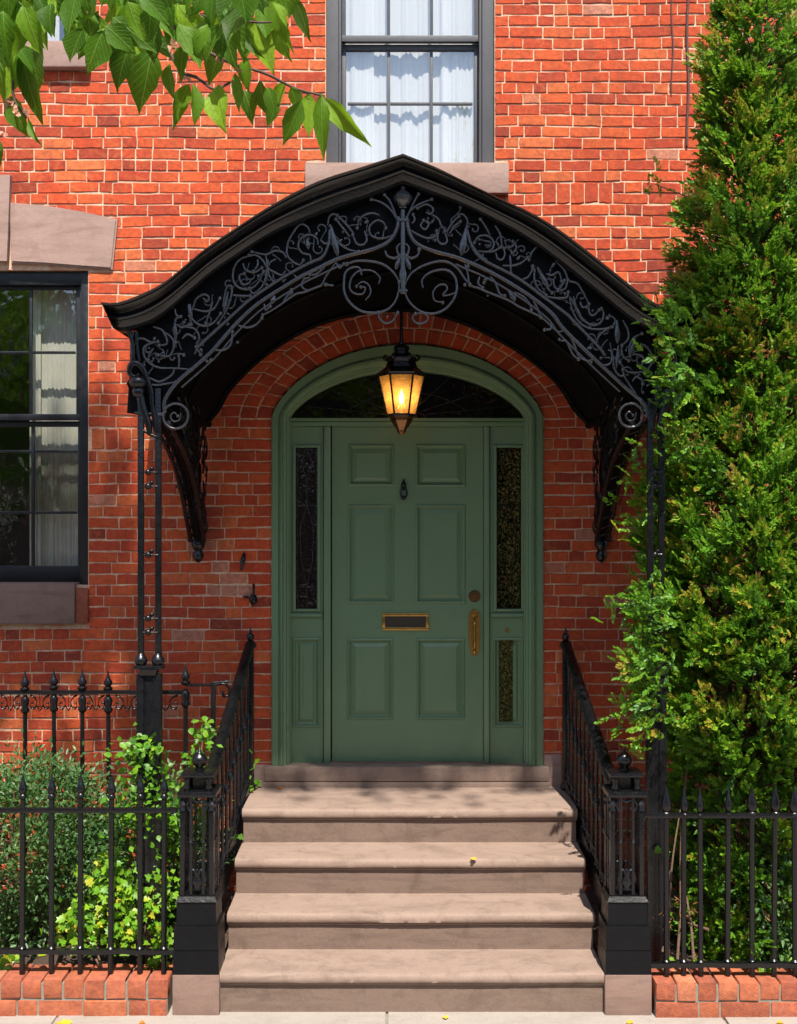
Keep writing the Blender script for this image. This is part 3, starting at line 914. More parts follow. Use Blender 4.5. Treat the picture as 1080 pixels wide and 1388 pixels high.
def sidelight(px0, px1, label, extra):
    root = part_empty('sidelight', house, label)
    y = 0.075
    x0, x1 = PX(px0, 0, y)[0], PX(px1, 0, y)[0]
    z1 = zt - 0.043
    zsill = PX(0, 833, y)[1]
    gp = (px0 + 8, px1 - 7)
    gx0, gz1 = PX(gp[0], 606, y); gx1, gz0 = PX(gp[1], 826, y)
    lx0, lz1 = PX(px0 + 4, 864, y); lx1, lz0 = PX(px1 - 4, 986, y)
    plate(x0, x1, ZS, z1, [(gx0, gx1, gz0, gz1), (lx0, lx1, lz0, lz1)], y, 0.05, 'sidelight_board', M['green_paint'], root)
    # glass moulding
    mb = MB()
    for k, (i, d) in enumerate(((0.0, -0.012),)):
        mb.box(gx0 - .014, gx0 + .004, y - .012, y - .001, gz0 - .012, gz1 + .012, .004); mb.box(gx1 - .004, gx1 + .014, y - .012, y - .001, gz0 - .012, gz1 + .012, .004)
        mb.box(gx0 + .004, gx1 - .004, y - .0115, y - .001, gz1 - .004, gz1 + .012, .004); mb.box(gx0 + .004, gx1 - .004, y - .0115, y - .001, gz0 - .012, gz0 + .004, .004)
    mb.build('glazing_bead', M['green_paint'], root, shade=35)
    MB().box(x0 + .005, x1 - .005, y - 0.02, y - .001, zsill - .012, zsill + .008, .005).build('sidelight_sill', M['green_paint'], root, shade=35)
    MB().add([(gx0, y + .02, gz0), (gx1, y + .02, gz0), (gx1, y + .02, gz1), (gx0, y + .02, gz1)], [(0, 1, 2, 3)]).build('pane', M['leaded_glass' if extra else 'old_glass'], root)
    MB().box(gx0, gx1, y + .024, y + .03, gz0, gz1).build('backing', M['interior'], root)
    # lead cames
    cm = MB()
    cxm = (gx0 + gx1) / 2
    zz = lambda q: gz0 + (gz1 - gz0) * q
    w2 = (gx1 - gx0) / 2
    for seg in ([(gx0, .64), (gx1, .64)], [(gx0 + .01, .0), (gx0 + .01, 1.0)], [(gx1 - .01, .0), (gx1 - .01, 1.0)], [(cxm, .64), (cxm - w2 * .6, .5), (cxm - w2 * .5, .3), (cxm, .14), (cxm + w2 * .5, .3), (cxm + w2 * .6, .5), (cxm, .64)], [(cxm, .14), (cxm, 0)], [(gx0, .4), (cxm - w2 * .6, .42)], [(cxm + w2 * .6, .42), (gx1, .4)],
                [(cxm, 1.0), (cxm - w2 * .5, .9), (cxm, .8), (cxm + w2 * .5, .9), (cxm, 1.0)], [(cxm, .8), (cxm, .64)]):
        cm.tube([(a, y + .017, zz(b)) for a, b in seg], 0.0022, 5)
    cm.build('came', M['iron' if extra else 'iron_work'], root)
    h = (lx0, lx1, lz0, lz1)
    raised_panel(h, y, 'side_panel', M['green_paint'], root, PPROF[:6] + [(0.034, 0.014), (0.048, 0.004)])
    if extra:
        # narrow crinkled strip added for a dappled light patch on the lower panel, brass bell push above
        a, t = PX(676, 868, y); b, q = PX(695, 978, y)
        MB().box(a, b, y + .0005, y + .0035, q, t, 0.001).build('light_patch_strip', M['leaded_glass'], root)
        bx, bz = PX(687, 854, y)
        mb = MB(); disc(mb, bx, bz, 0.013, y - .001, y - .007); disc(mb, bx, bz, 0.006, y - .007, y - .012)
        mb.build('bell_push', M['brass'], root, shade=40)
    else:
        MB().tube([(PX(411, 0, y)[0], y + 0.003, PX(0, 890, y)[1]), (PX(411, 0, y)[0], y + .003, PX(0, 958, y)[1])], 0.003, 5).build('panel_groove', M['green_paint'], root)
sidelight(392, 438, 'sidelight with plain lower panel', False)
sidelight(664, 714, 'sidelight with brass bell push', True)
# fanlight
fan = part_empty('fanlight', house)
po = arch_pts(HI + 0.01, 0.30, 40)
MB().prism([(DCX + a, SPR + b) for a, b in po], 0.10, 0.103).build('fan_pane', M['fan_glass'], fan)
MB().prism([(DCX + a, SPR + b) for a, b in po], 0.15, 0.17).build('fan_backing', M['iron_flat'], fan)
mb = MB()
for k in range(1, 8):
    a = math.pi * k / 8
    x_, z_ = HI * math.cos(a), arch_z(HI * math.cos(a), HI, .292)
    mb.tube([(DCX + .12 * math.cos(a), .094, SPR + .01 + .06 * math.sin(a)), (DCX + x_ * .95, .094, SPR + .008 + z_ * .95)], 0.0035, 5)
for q in (0.17, 0.55):
    mb.tube([(DCX + a * q, .092, SPR + .008 + b * q) for a, b in arch_pts(HI, .292, 20)], 0.0035, 5)
mb.build('fan_bars', M['iron'], fan)
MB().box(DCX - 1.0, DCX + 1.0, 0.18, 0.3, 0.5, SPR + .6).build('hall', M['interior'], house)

# ------------------------------------------------------------------ stoop
stoop = empty('stoop', 'brownstone stoop of four worn steps rising to the green door', 'steps', (0.06, -0.7, 0))
SX0, SX1 = 0.062 - 0.925, 0.062 + 0.925
RUN, RIS, Y1 = 0.294, 0.19, -1.45
for k in range(4):
    yf = Y1 + k * RUN
    zt_ = RIS * (k + 1)
    yb = (Y1 + (k + 1) * RUN + 0.055) if k < 3 else -0.01
    # riser block
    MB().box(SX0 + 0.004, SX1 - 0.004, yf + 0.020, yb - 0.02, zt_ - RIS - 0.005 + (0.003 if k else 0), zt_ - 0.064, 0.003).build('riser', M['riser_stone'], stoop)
    prof = [(yb, zt_ - 0.0635), (yf + 0.018, zt_ - 0.0635), (yf + 0.013, zt_ - 0.062), (yf + 0.012, zt_ - 0.055), (yf + 0.015, zt_ - 0.0535), (yf + 0.004, zt_ - 0.050), (yf - 0.002, zt_ - 0.042), (yf - 0.004, zt_ - 0.028),
            (yf - 0.002, zt_ - 0.012), (yf + 0.005, zt_ - 0.004), (yf + 0.014, zt_ - 0.001), (yf + 0.05, zt_), (yf + 0.15, zt_ + 0.001), (yb, zt_ + 0.003)]
    rows = []
    ph = random.uniform(0, 9)
    chips = [(random.uniform(.03, .97), random.uniform(.003, .007), random.uniform(.002, .005)) for _ in range(5)]
    for i in range(181):
        q = i / 180
        x = SX0 + (SX1 - SX0) * q
        wear = 0.004 * math.exp(-((q - 0.5) / 0.22) ** 2)
        row = []
        for j, (a, b) in enumerate(prof):
            e = 0.0011 * math.sin(x * 7 + ph + j) + random.uniform(-.0006, .0006) + (sum(dp * math.exp(-((q - cq) / wd) ** 2) for cq, wd, dp in chips) if 7 <= j <= 10 else 0)
            top = 1.0 if 6 <= j else 0.0
            row.append((x, a + e * (1.0 if 3 < j < 12 else 0), b - wear * top * (1 if j < 13 else 0) - abs(e) * 0.5 * (1 if 0 < j < 13 else 0)))
        rows.append(row)
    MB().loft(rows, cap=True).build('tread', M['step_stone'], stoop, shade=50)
xa, xb = PX(357, 0, -.05)[0], PX(745, 0, -.05)[0]
MB().box(xa, xb, -0.05, 0.10, 0.758, 0.794, 0.005).build('door_step', M['step_stone'], stoop, shade=40)
MB().box(xa + .003, xb - .002, -0.052, 0.10, 0.7965, ZS, 0.012).build('door_step', M['step_stone'], stoop, shade=40)
MB().box(SX0 + .002, SX1 - .002, -1.40, -0.02, -0.1, 0.1).build('stoop_core', M['dark_stone'], stoop)
settle(stoop)

# ------------------------------------------------------------------ iron things
IR = M['iron']
def newel(cx, label):
    root = empty('newel_post', label, 'newel post', (cx, -1.357, 0), 'newel posts at the foot of the stoop')
    cy = -1.357
    h = 0.1125
    MB().box(cx - h, cx + h, cy - h, cy + h, -0.02, 0.19, 0.008).build('stone_base', M['dark_stone'], root, shade=40)
    def taper(h0, h1, z0, z1):
        return MB().add([(cx - h0, cy - h0, z0), (cx + h0, cy - h0, z0), (cx + h0, cy + h0, z0), (cx - h0, cy + h0, z0), (cx - h1, cy - h1, z1), (cx + h1, cy - h1, z1), (cx + h1, cy + h1, z1), (cx - h1, cy + h1, z1)],
                        [(0, 1, 5, 4), (1, 2, 6, 5), (2, 3, 7, 6), (3, 0, 4, 7), (4, 5, 6, 7), (3, 2, 1, 0)])
    taper(0.110, 0.108, 0.191, 0.302).build('plinth', M['plinth_paint'], root)
    taper(0.1075, 0.1055, 0.305, 0.418).build('plinth', M['plinth_paint'], root)
    taper(0.095, 0.093, 0.419, 0.532).build('plinth', M['plinth_paint'], root)
    taper(0.100, 0.086, 0.5325, 0.556).build('plinth_cap', M['plinth_paint'], root)
    b = 0.070
    for sx in (-1, 1):
        for sy in (-1, 1):
            mb = MB()
            mb.box(cx + sx * b - .011, cx + sx * b + .011, cy + sy * b - .011, cy + sy * b + .011, 0.557, 1.03, 0.003)
            mb.lathe([(0.012, 0), (0.019, 0.005), (0.014, 0.02), (0.021, 0.035), (0.013, 0.05)], (cx + sx * b, cy + sy * b, 0.96), 8)
            mb.build('corner_post', IR, root, shade=40)
    for sx, sy in ((0, -1), (-1, 0), (1, 0), (0, 1)):
        for q in (-.030, .030):
            x, y = (cx + q, cy + sy * b) if sx == 0 else (cx + sx * b, cy + q)
            mb = MB().tube([(x, y, 0.557), (x, y, 1.03)], 0.008, 6)
            mb.lathe([(0.006, 0), (0.014, 0.012), (0.006, 0.03)], (x, y, 0.80), 6)
            mb.build('newel_bar', IR, root, shade=50)
        # cast ornament at the foot of each face
        x, y = cx + sx * b, cy + sy * b
        mb = MB()
        mb.lathe([(0.004, 0), (0.017, .008), (0.012, .02), (0.024, .04), (0.020, .06), (0.010, .075), (0.018, .09), (0.005, .11)], (x, y, 0.575), 8, sx=1.0 if sx == 0 else .6, sy=.6 if sx == 0 else 1.0)
        u = Vector((1, 0, 0)) if sx == 0 else Vector((0, 1, 0))
        for g in (-1, 1):
            pts = [Vector((x, y, .68)) + u * g * a + Vector((0, 0, c_)) for a, c_ in ((0.0, -.02), (.02, 0.0), (.035, -.02), (.04, -.05), (.028, -.07), (.016, -.055))]
            mb.tube(smooth(pts, 4), 0.006, 6)
        mb.build('newel_ornament', IR, root, shade=50)
        # swag between the bars near the top
        mb = MB()
        for g in (-1, 1):
            pts = [Vector((x, y, .985)) + u * g * a + Vector((0, 0, c_)) for a, c_ in ((0.0, .02), (.03, .03), (.05, .005), (.035, -.02), (.018, -.005))]
            mb.tube(smooth(pts, 4), 0.006, 6)
        mb.build('newel_scroll', IR, root, shade=50)
    MB().box(cx - .093, cx + .093, cy - .093, cy + .093, 1.030, 1.058, 0.008).build('cap_plate', IR, root, shade=40)
    for sx in (-1, 1):
        for sy in (-1, 1):
            MB().lathe([(.014, 0), (.020, .01), (.012, .03), (.018, .05), (.014, .066)], (cx + sx * .052, cy + sy * .052, 1.058), 8).build('cap_foot', IR, root, shade=50)
    MB().box(cx - .03, cx + .03, cy - .03, cy + .03, 1.058, 1.124, 0.004).build('cap_block', IR, root)
    MB().box(cx - .080, cx + .080, cy - .080, cy + .080, 1.124, 1.144, 0.007).build('cap_plate', IR, root, shade=40)
    MB().lathe([(.024, 0), (.026, .008), (.014, .014), (.026, .024), (.036, .042), (.037, .055), (.030, .072), (.015, .084), (.010, .090), (.006, .104), (.002, .110)], (cx, cy, 1.143), 16).build('finial', IR, root, shade=60)
    settle(root)
    return root
newel(-0.968, 'black iron newel post on a stone base beside the bright ivy')
newel(1.098, 'black iron newel post on a stone base beside the cedar tree')

def stair_rail(xb, xt, label, sgn):
    root = empty('stair_railing', label, 'railing', (xt, -0.12, 0.76), 'iron railings up the stoop')
    yb_, yt = -1.29, -0.12
    def X(y): return xb + (xt - xb) * (y - yb_) / (yt - yb_)
    zr0, zr1 = 1.045, 1.625
    def ZR(y): return zr0 + (zr1 - zr0) * (y - yb_) / (yt - yb_)
    def ZL(y): return 0.41 + (0.83 - 0.41) * (y + 1.25) / 1.10
    pts = smooth([(X(-1.36), -1.37, 1.030), (X(-1.30), -1.29, 1.050), (X(-1.2), -1.2, ZR(-1.2))], 4)[:-1] + [Vector((X(y), y, ZR(y))) for y in np.linspace(-1.2, yt, 14)]
    mb = MB()
    prof = [(-.026, -.012), (-.030, .004), (-.022, .018), (0, .026), (.022, .018), (.030, .004), (.026, -.012), (.012, -.022), (-.012, -.022)]
    rows = []
    for p in pts:
        rows.append([(p.x + a, p.y - 0.45 * b, p.z + b) for a, b in prof + prof[:1]])
    mb.loft(rows, cap=True)
    mb.build('handrail', IR, root, shade=50)
    mb = MB()
    rows = []
    for y in np.linspace(-1.25, -0.13, 30):
        rows.append([(X(y) + a, y, ZL(y) + b) for a, b in ((-.013, -.15), (-.013, .012), (.013, .012), (.013, -.15), (-.013, -.15))])
    mb.loft(rows, cap=True).build('bottom_rail', IR, root, shade=30)
    ys = np.linspace(-1.22, -0.20, 11)
    for y in ys:
        z0, z1 = ZL(y) + 0.008, ZR(y) - 0.015
        x = X(y)
        L = z1 - z0
        prof = [(.0085, 0), (.016, .01), (.009, .03), (.014, .05), (.0085, .07), (.0085, L * .46), (.015, L * .48), (.018, L * .5), (.015, L * .52), (.0085, L * .54), (.0085, L - .075), (.015, L - .06), (.009, L - .045), (.018, L - .02), (.010, L)]
        MB().lathe(prof, (x, y, z0), 8).build('baluster', IR, root, shade=50)
    # cast tracery under the rail and along the curb
    for y0, y1 in zip(ys[:-1], ys[1:]):
        ym = (y0 + y1) / 2
        mb = MB()
        zt_ = ZR(ym) - 0.03
        x = X(ym)
        mb.tube(smooth([(x, y0, zt_ - .03), (x, y0 + .015, zt_ - .075), (x, ym, zt_ - .035), (x, y1 - .015, zt_ - .055), (x, y1, zt_ + .01)], 4), .0055, 6)
        mb.ball((x, ym, zt_ - .055), .011, 6)
        mb.build('rail_scroll', IR, root, shade=50)
        mb = MB()
        zl = ZL(ym) + .02
        mb.tube(smooth([(x, y0 + .006, zl - .02), (x + .004, y0 + .03, zl + .03), (x + .004, ym, zl + .045), (x, y1 - .02, zl + .05), (x, y1 - .01, zl + .02)], 4), .007, 6)
        mb.ball((x, ym, zl + .02), .014, 6); mb.ball((x, ym + .02, zl - .03), .018, 6)
        mb.build('curb_ornament', IR, root, shade=50)
    # wall post with ball and spike
    x = xt
    MB().box(x - .02, x + .02, yt - .02, yt + .02, 0.764, 1.60, .004).build('wall_post', IR, root, shade=40)
    MB().lathe([(.026, 0), (.034, .01), (.030, .03), (.020, .05), (.024, .08), (.018, .11)], (x, yt, .764), 10).build('post_foot', IR, root, shade=50)
    MB().box(x - .033, x + .033, yt - .033, yt + .033, 1.60, 1.628, .006).build('post_cap', IR, root, shade=40)
    MB().lathe([(.014, 0), (.016, .006), (.010, .012), (.020, .024), (.023, .036), (.019, .050), (.009, .060), (.012, .066), (.006, .078), (.002, .095)], (x, yt, 1.628), 12).build('finial', IR, root, shade=60)
    settle(root)
stair_rail(-0.945, -0.872, 'black iron stair railing with turned balusters beside the ivy bed', -1)
stair_rail(1.062, 0.985, 'black iron stair railing with turned balusters on the cedar tree side', 1)

SPEAR = [(.0105, 0), (.018, .006), (.020, .016), (.013, .024), (.018, .032), (.022, .044), (.019, .058), (.012, .078), (.006, .100), (.0015, .122)]
def front_fence(xs_, y, ztip, zrail, zlow, zbot, x0, x1, label, leafy):
    root = empty('iron_fence', label, 'fence', ((x0 + x1) / 2, y, zbot), None)
    MB().box(x0, x1, y - .016, y + .016, zrail - .011, zrail + .011, .003).build('top_rail', IR, root, shade=40)
    mb = MB()
    rows = []
    for x in np.linspace(x0, x1, 40):
        j = random.uniform(-.003, .003)
        rows.append([(x, y + a, zlow + b + j) for a, b in ((-.016, -.012), (-.016, .010), (.016, .010), (.016, -.012), (-.016, -.012))])
    mb.loft(rows, cap=True).build('bottom_rail', IR, root, shade=40)
    first = None
    for x in xs_:
        if first is None:
            zs = ztip - 0.14
            pk = MB().tube([(0, 0, zbot), (0, 0, zrail - .012)], .0135, 8)
            pk.tube([(0, 0, zrail + .012), (0, 0, zs)], .0125, 8)
            pk.lathe([(.0135, 0), (.02, .006), (.0135, .014)], (0, 0, zlow + .011), 8)
            first = pk.build('picket', IR, root, shade=50)
            if leafy:
                hd = MB().lathe([(.013, 0), (.024, .006), (.026, .014), (.014, .022), (.022, .03), (.027, .045), (.023, .068), (.012, .105), (.002, .145)], (0, 0, zs), 8, sy=.7)
            else:
                hd = MB().lathe(SPEAR, (0, 0, zs), 10)
            sub = hd.build('spear_head', IR, first, shade=60)
            first.location = (x, y, 0)
        else:
            c_ = first.copy(); COL.objects.link(c_); c_.parent = root
            c_.location = (x + random.uniform(-.002, .002), y, random.uniform(-.004, .003)); c_.rotation_euler = (random.uniform(-.006, .006), random.uniform(-.007, .007), random.uniform(0, 3))
            h_ = sub.copy(); COL.objects.link(h_); h_.parent = c_
    settle(root)
    return root
yF = -1.40
xsL = [PX(p_, 0, yF)[0] for p_ in (-290, -250, -210, -170, -130, -90, -50, -10, 30, 70, 109, 149, 189, 222)]
front_fence(xsL, yF, 1.155, PX(0, 1098, yF)[1], PX(0, 1289, yF)[1], 0.14, -3.1, PX(240, 0, yF)[0], 'low black picket fence with slim spears standing in front of the ivy and shrub', False)
yG = -1.42
xsR = [PX(p_, 0, yG)[0] for p_ in (903, 926, 950, 986, 1019, 1048, 1078, 1110, 1144, 1178, 1212, 1246, 1280, 1314, 1348, 1382)]
front_fence(xsR, yG, 1.075, PX(0, 1105, yG)[1], PX(0, 1307, yG)[1], 0.12, PX(872, 0, yG)[0], 3.1, 'black picket fence with leaf shaped spears in front of the cedar tree', True)

def rear_fence():
    y = -0.60
    root = empty('iron_fence', 'tall black spearhead fence with a scroll frieze standing between shrub and brick wall', 'fence', (-1.6, y, 0.13))
    zr = PX(0, 938, y)[1]
    xe, xp = PX(251, 0, y)[0], PX(289, 0, y)[0]
    MB().box(-3.1, xe, y - .014, y + .014, zr - .010, zr + .010, .003).build('top_rail', IR, root, shade=40)
    MB().box(-3.1, xe, y - .010, y + .010, zr - .125, zr - .111, .003).build('frieze_rail', IR, root, shade=40) if False else None
    MB().box(xe, xp, y - .012, y + .012, zr + .032, zr + .046, .003).build('gate_rail', IR, root, shade=40)
    MB().box(xp - .012, xp + .012, y - .012, y + .012, 0.13, zr + .055, .003).build('gate_post', IR, root, shade=40)
    MB().tube(smooth([(xp + .01, y, zr + .04), (xp + .06, y, zr + .045), (xp + .085, y + .01, zr + .02), (xp + .08, y + .01, zr - .02), (xp + .055, y, zr - .02), (xp + .055, y, zr + .005)], 5), .008, 7).build('scroll_bracket', IR, root, shade=60)
    MB().tube([(xp, y, zr + .053), (xp + .10, y + .02, zr + .058)], .006, 8).build('gate_link', IR, root)
    xs_ = [PX(p_, 0, y)[0] for p_ in (-240, -203, -166, -129, -92, -45, -6, 34, 74, 111, 148, 197, 251)]
    first = None
    for i, x in enumerate(xs_):
        if first is None:
            pk = MB().tube([(0, 0, .12), (0, 0, zr - .012)], .0125, 8)
            pk.lathe([(.013, 0), (.022, .01), (.026, .02), (.018, .035), (.022, .055), (.024, .075), (.017, .09)], (0, 0, zr - .115), 8)
            first = pk.build('picket', IR, root, shade=50)
            sub = MB().lathe([(.017, 0), (.024, .006), (.027, .016), (.015, .026), (.023, .036), (.024, .05), (.014, .066), (.012, .075), (.006, .092), (.0015, .118)], (0, 0, zr + .008), 10).build('spear_head', IR, first, shade=60)
            first.location = (x, y, 0)
        else:
            c_ = first.copy(); COL.objects.link(c_); c_.parent = root
            c_.location = (x, y, random.uniform(-.004, .004) + (0.03 if i == len(xs_) - 1 else 0)); c_.rotation_euler = (0, random.uniform(-.008, .008), random.uniform(0, 3))
            h_ = sub.copy(); COL.objects.link(h_); h_.parent = c_
    fr = None
    for a, b in zip(xs_[:-1], xs_[1:]):
        L = b - a
        if fr is None:
            mb = MB()
            for g in (0, 1):
                q = (lambda t: t) if g == 0 else (lambda t: 1 - t)
                mb.tube(smooth([(q(t), 0, z_) for t, z_ in ((.18, -.018), (.32, -.03), (.40, -.06), (.32, -.09), (.2, -.085), (.2, -.06), (.28, -.058))], 4), .05 * .13, 6)
            mb.tube([(.5, 0, -.01), (.5, 0, -.085)], .05 * .13, 6)
            mb.tube(smooth([(.40, 0, -.075), (.5, 0, -.10), (.60, 0, -.075)], 4), .05 * .13, 6)
            fr = mb.build('frieze_scroll', IR, root, shade=60)
            c_ = fr
        else:
            c_ = fr.copy(); COL.objects.link(c_); c_.parent = root
        c_.location = (a, y, zr); c_.scale = (L, 1, 1)
    settle(root)
rear_fence()

# ------------------------------------------------------------------ canopy
YC = -1.25
canopy = empty('entrance_canopy', 'black wrought iron canopy with scroll tracery arching over the green door', 'canopy', (0.02, -0.6, 2.9))
topL = [(140, 412), (163, 413), (198, 400), (229, 383), (276, 344), (315, 317), (373, 280), (432, 250), (490, 231), (546, 213)]
topR = [(546, 213), (590, 231), (637, 254), (687, 278), (714, 290), (753, 313), (792, 342), (831, 373), (870, 404), (897, 420), (928, 427), (945, 426)]
botL = [(160, 449), (178, 447), (214, 434), (257, 398), (285, 374), (315, 353), (373, 317), (451, 285), (500, 268), (546, 250)]
botR = [(546, 250), (585, 264), (633, 282), (687, 309), (720, 329), (753, 353), (792, 384), (831, 416), (858, 437), (886, 451), (905, 458), (925, 457)]
def resample(pts, k):
    pts = smooth([Vector((a, b, 0)) for a, b in pts], 10)
    L = [0]
    for a, b in zip(pts[:-1], pts[1:]): L.append(L[-1] + (b - a).length)
    o = []
    for i in range(k):
        q = L[-1] * i / (k - 1)
        j = 1
        while j < len(L) - 1 and L[j] < q: j += 1
        f = (q - L[j - 1]) / max(L[j] - L[j - 1], 1e-9)
        p = pts[j - 1].lerp(pts[j], f)
        o.append((p.x, p.y))
    return o
top = resample(topL, 40)[:-1] + resample(topR, 40)
bot = resample(botL, 40)[:-1] + resample(botR, 40)
TOP = [PX(a, b, -1.33) for a, b in top]
BOT = [PX(a, b, -1.27) for a, b in bot]
prof = [(0.0, -1.20), (-0.005, -1.385), (0.04, -1.392), (0.10, -1.385), (0.12, -1.365), (0.17, -1.36), (0.26, -1.345), (0.36, -1.322), (0.44, -1.312), (0.46, -1.322), (0.53, -1.326), (0.60, -1.320), (0.62, -1.302), (0.72, -1.296), (0.86, -1.286), (0.88, -1.276), (0.96, -1.274), (1.0, -1.262), (1.0, -1.20)]
rows = []
for s, y in prof:
    rows.append([(a[0] + (b[0] - a[0]) * s, y, a[1] + (b[1] - a[1]) * s) for a, b in zip(TOP, BOT)])
MB().loft(rows, cap=False).build('cornice', M['iron_gloss'], canopy, shade=28)
# ends of the cornice returned along the eaves
for e, sg in ((0, 1), (-1, -1)):
    rr = []
    for yv in (-1.38, -0.005):
        rr.append([(TOP[e][0] + (BOT[e][0] - TOP[e][0]) * s + sg * (1.262 + y_) * -0.25 * 0, yv, TOP[e][1] + (BOT[e][1] - TOP[e][1]) * s) for s, y_ in prof])
    MB().loft(rr).build('eave', IR, canopy, shade=28)
# roof skin
MB().loft([[(a, -1.375, b - 0.004) for a, b in TOP], [(a, -0.004, b - 0.004) for a, b in TOP]]).build('roof', M['iron_flat'], canopy, shade=40)
# dark boarded ceiling, from behind the tracery to the arch on the wall
cl_wall = [(283, 575), (299, 556), (315, 528), (358, 486), (412, 451), (471, 431), (545, 423), (598, 431), (652, 451), (707, 482), (753, 521), (777, 558), (797, 577)]
cl_front = [(177, 520), (185, 470), (214, 436), (257, 400), (315, 355), (400, 306), (546, 252), (633, 284), (753, 355), (800, 392), (858, 439), (893, 470), (903, 520)]
def ceil_pts(lst, y, k=60):
    return [PX(a, b, y) for a, b in resample(lst, k)]
fw, ff = ceil_pts(cl_wall, -0.006), ceil_pts(cl_front, -1.19)
rows = []
for q in np.linspace(0, 1, 9):
    rows.append([(a[0] + (b[0] - a[0]) * q, -1.19 + 1.184 * q, a[1] + (b[1] - a[1]) * q) for a, b in zip(ff, fw)])
MB().loft(rows).build('ceiling', M['iron_flat'], canopy, shade=60)
# dark panel added behind the tracery as a sun block, from the cornice down to the arch rail
arch_line = [(223, 566), (241, 517), (271, 491), (314, 445), (356, 409), (404, 380), (457, 354), (510, 340), (546, 334), (590, 344), (622, 353), (667, 373), (715, 402), (764, 449), (806, 490), (845, 526), (877, 566)]
fa = [PX(a, b, -1.205) for a, b in resample(arch_line, 60)]
fb = [PX(a, b, -1.205) for a, b in resample([(172, 560), (176, 500), (180, 452)] + [q for q in botL[2:]] + botR[1:9] + [(890, 470), (897, 500), (900, 560)], 60)]
MB().loft([[(a, -1.205, b) for a, b in fb], [(a, -1.205, b) for a, b in fa]]).build('sun_block_panel', M['iron_flat'], canopy)
# battens across the ceiling
for q in (0.3, 0.62, 0.95):
    row = [(a[0] + (b[0] - a[0]) * q, -1.19 + 1.184 * q, a[1] + (b[1] - a[1]) * q - 0.012) for a, b in zip(ff, fw)]
    MB().tube(row, 0.016, 6).build('ceiling_rib', M['iron_flat'], canopy, shade=60)
# side panels closing the ceiling to the posts
for e, f_ in ((0, 'l'), (-1, 'r')):
    a, b = ff[e], fw[e]
    MB().tube([(a[0], -1.19, a[1]), (b[0], -0.01, b[1])], 0.022, 6).build('side_beam', M['iron_flat'], canopy)

def tr(pts, r=0.0056, sub=5, name='scroll', y=YC, ends=True, lower=True, taper=True):
    p3 = smooth([P3(a, b, y) for a, b in pts], sub)
    k = len(p3)
    rs = [r * (0.72 + 0.38 * math.sin(math.pi * min(1, (i + 0.6) / k))) for i in range(k)] if taper else r
    mb = MB().tube(p3, rs, 7)
    if ends:
        mb.ball(p3[-1], r * 1.9, 6)
    return mb.build(name, M['iron_work'], canopy, shade=60)
def leafy(a, b, r, name='iron_leaf', y=YC):
    p0, p1 = P3(*a, y), P3(*b, y)
    pts = [p0.lerp(p1, t) for t in (0, .15, .35, .6, .85, 1)]
    MB().tube(pts, [r * .35, r * .5, r * .7, r, r * .7, r * .1], 7, flat=.6).build(name, M['iron_work'], canopy, shade=60)
# main arch rails
lowL = [(223, 560), (224, 541), (241, 517), (271, 491), (290, 473), (314, 445), (335, 424), (356, 407), (404, 377), (430, 364), (457, 351), (485, 343), (510, 336), (528, 326), (538, 310), (540, 294)]
uppL = [(267, 471), (290, 450), (312, 430), (334, 410), (353, 396), (387, 374), (418, 357), (437, 348), (445, 331), (447, 312)]
lowR = [(877, 566), (874, 549), (845, 523), (806, 487), (764, 446), (748, 425), (715, 399), (667, 370), (622, 350), (590, 341), (566, 331), (555, 316), (551, 294)]
uppR = [(820, 482), (811, 470), (777, 435), (767, 425), (733, 400), (715, 386), (693, 372), (655, 352), (640, 335), (633, 312)]
tr(lowL, 0.0105, 6, 'arch_rail', ends=False, taper=False); tr(lowR, 0.0105, 6, 'arch_rail', ends=False, taper=False)
tr(uppL, 0.008, 6, 'arch_rail', ends=False, taper=False); tr(uppR, 0.008, 6, 'arch_rail', ends=False, taper=False)
tr([(a + 5, b + 8) for a, b in lowL[2:11]], 0.005, 6, 'arch_rail', ends=False, taper=False)
tr([(a - 5, b + 8) for a, b in lowR[2:9]], 0.005, 6, 'arch_rail', ends=False, taper=False)
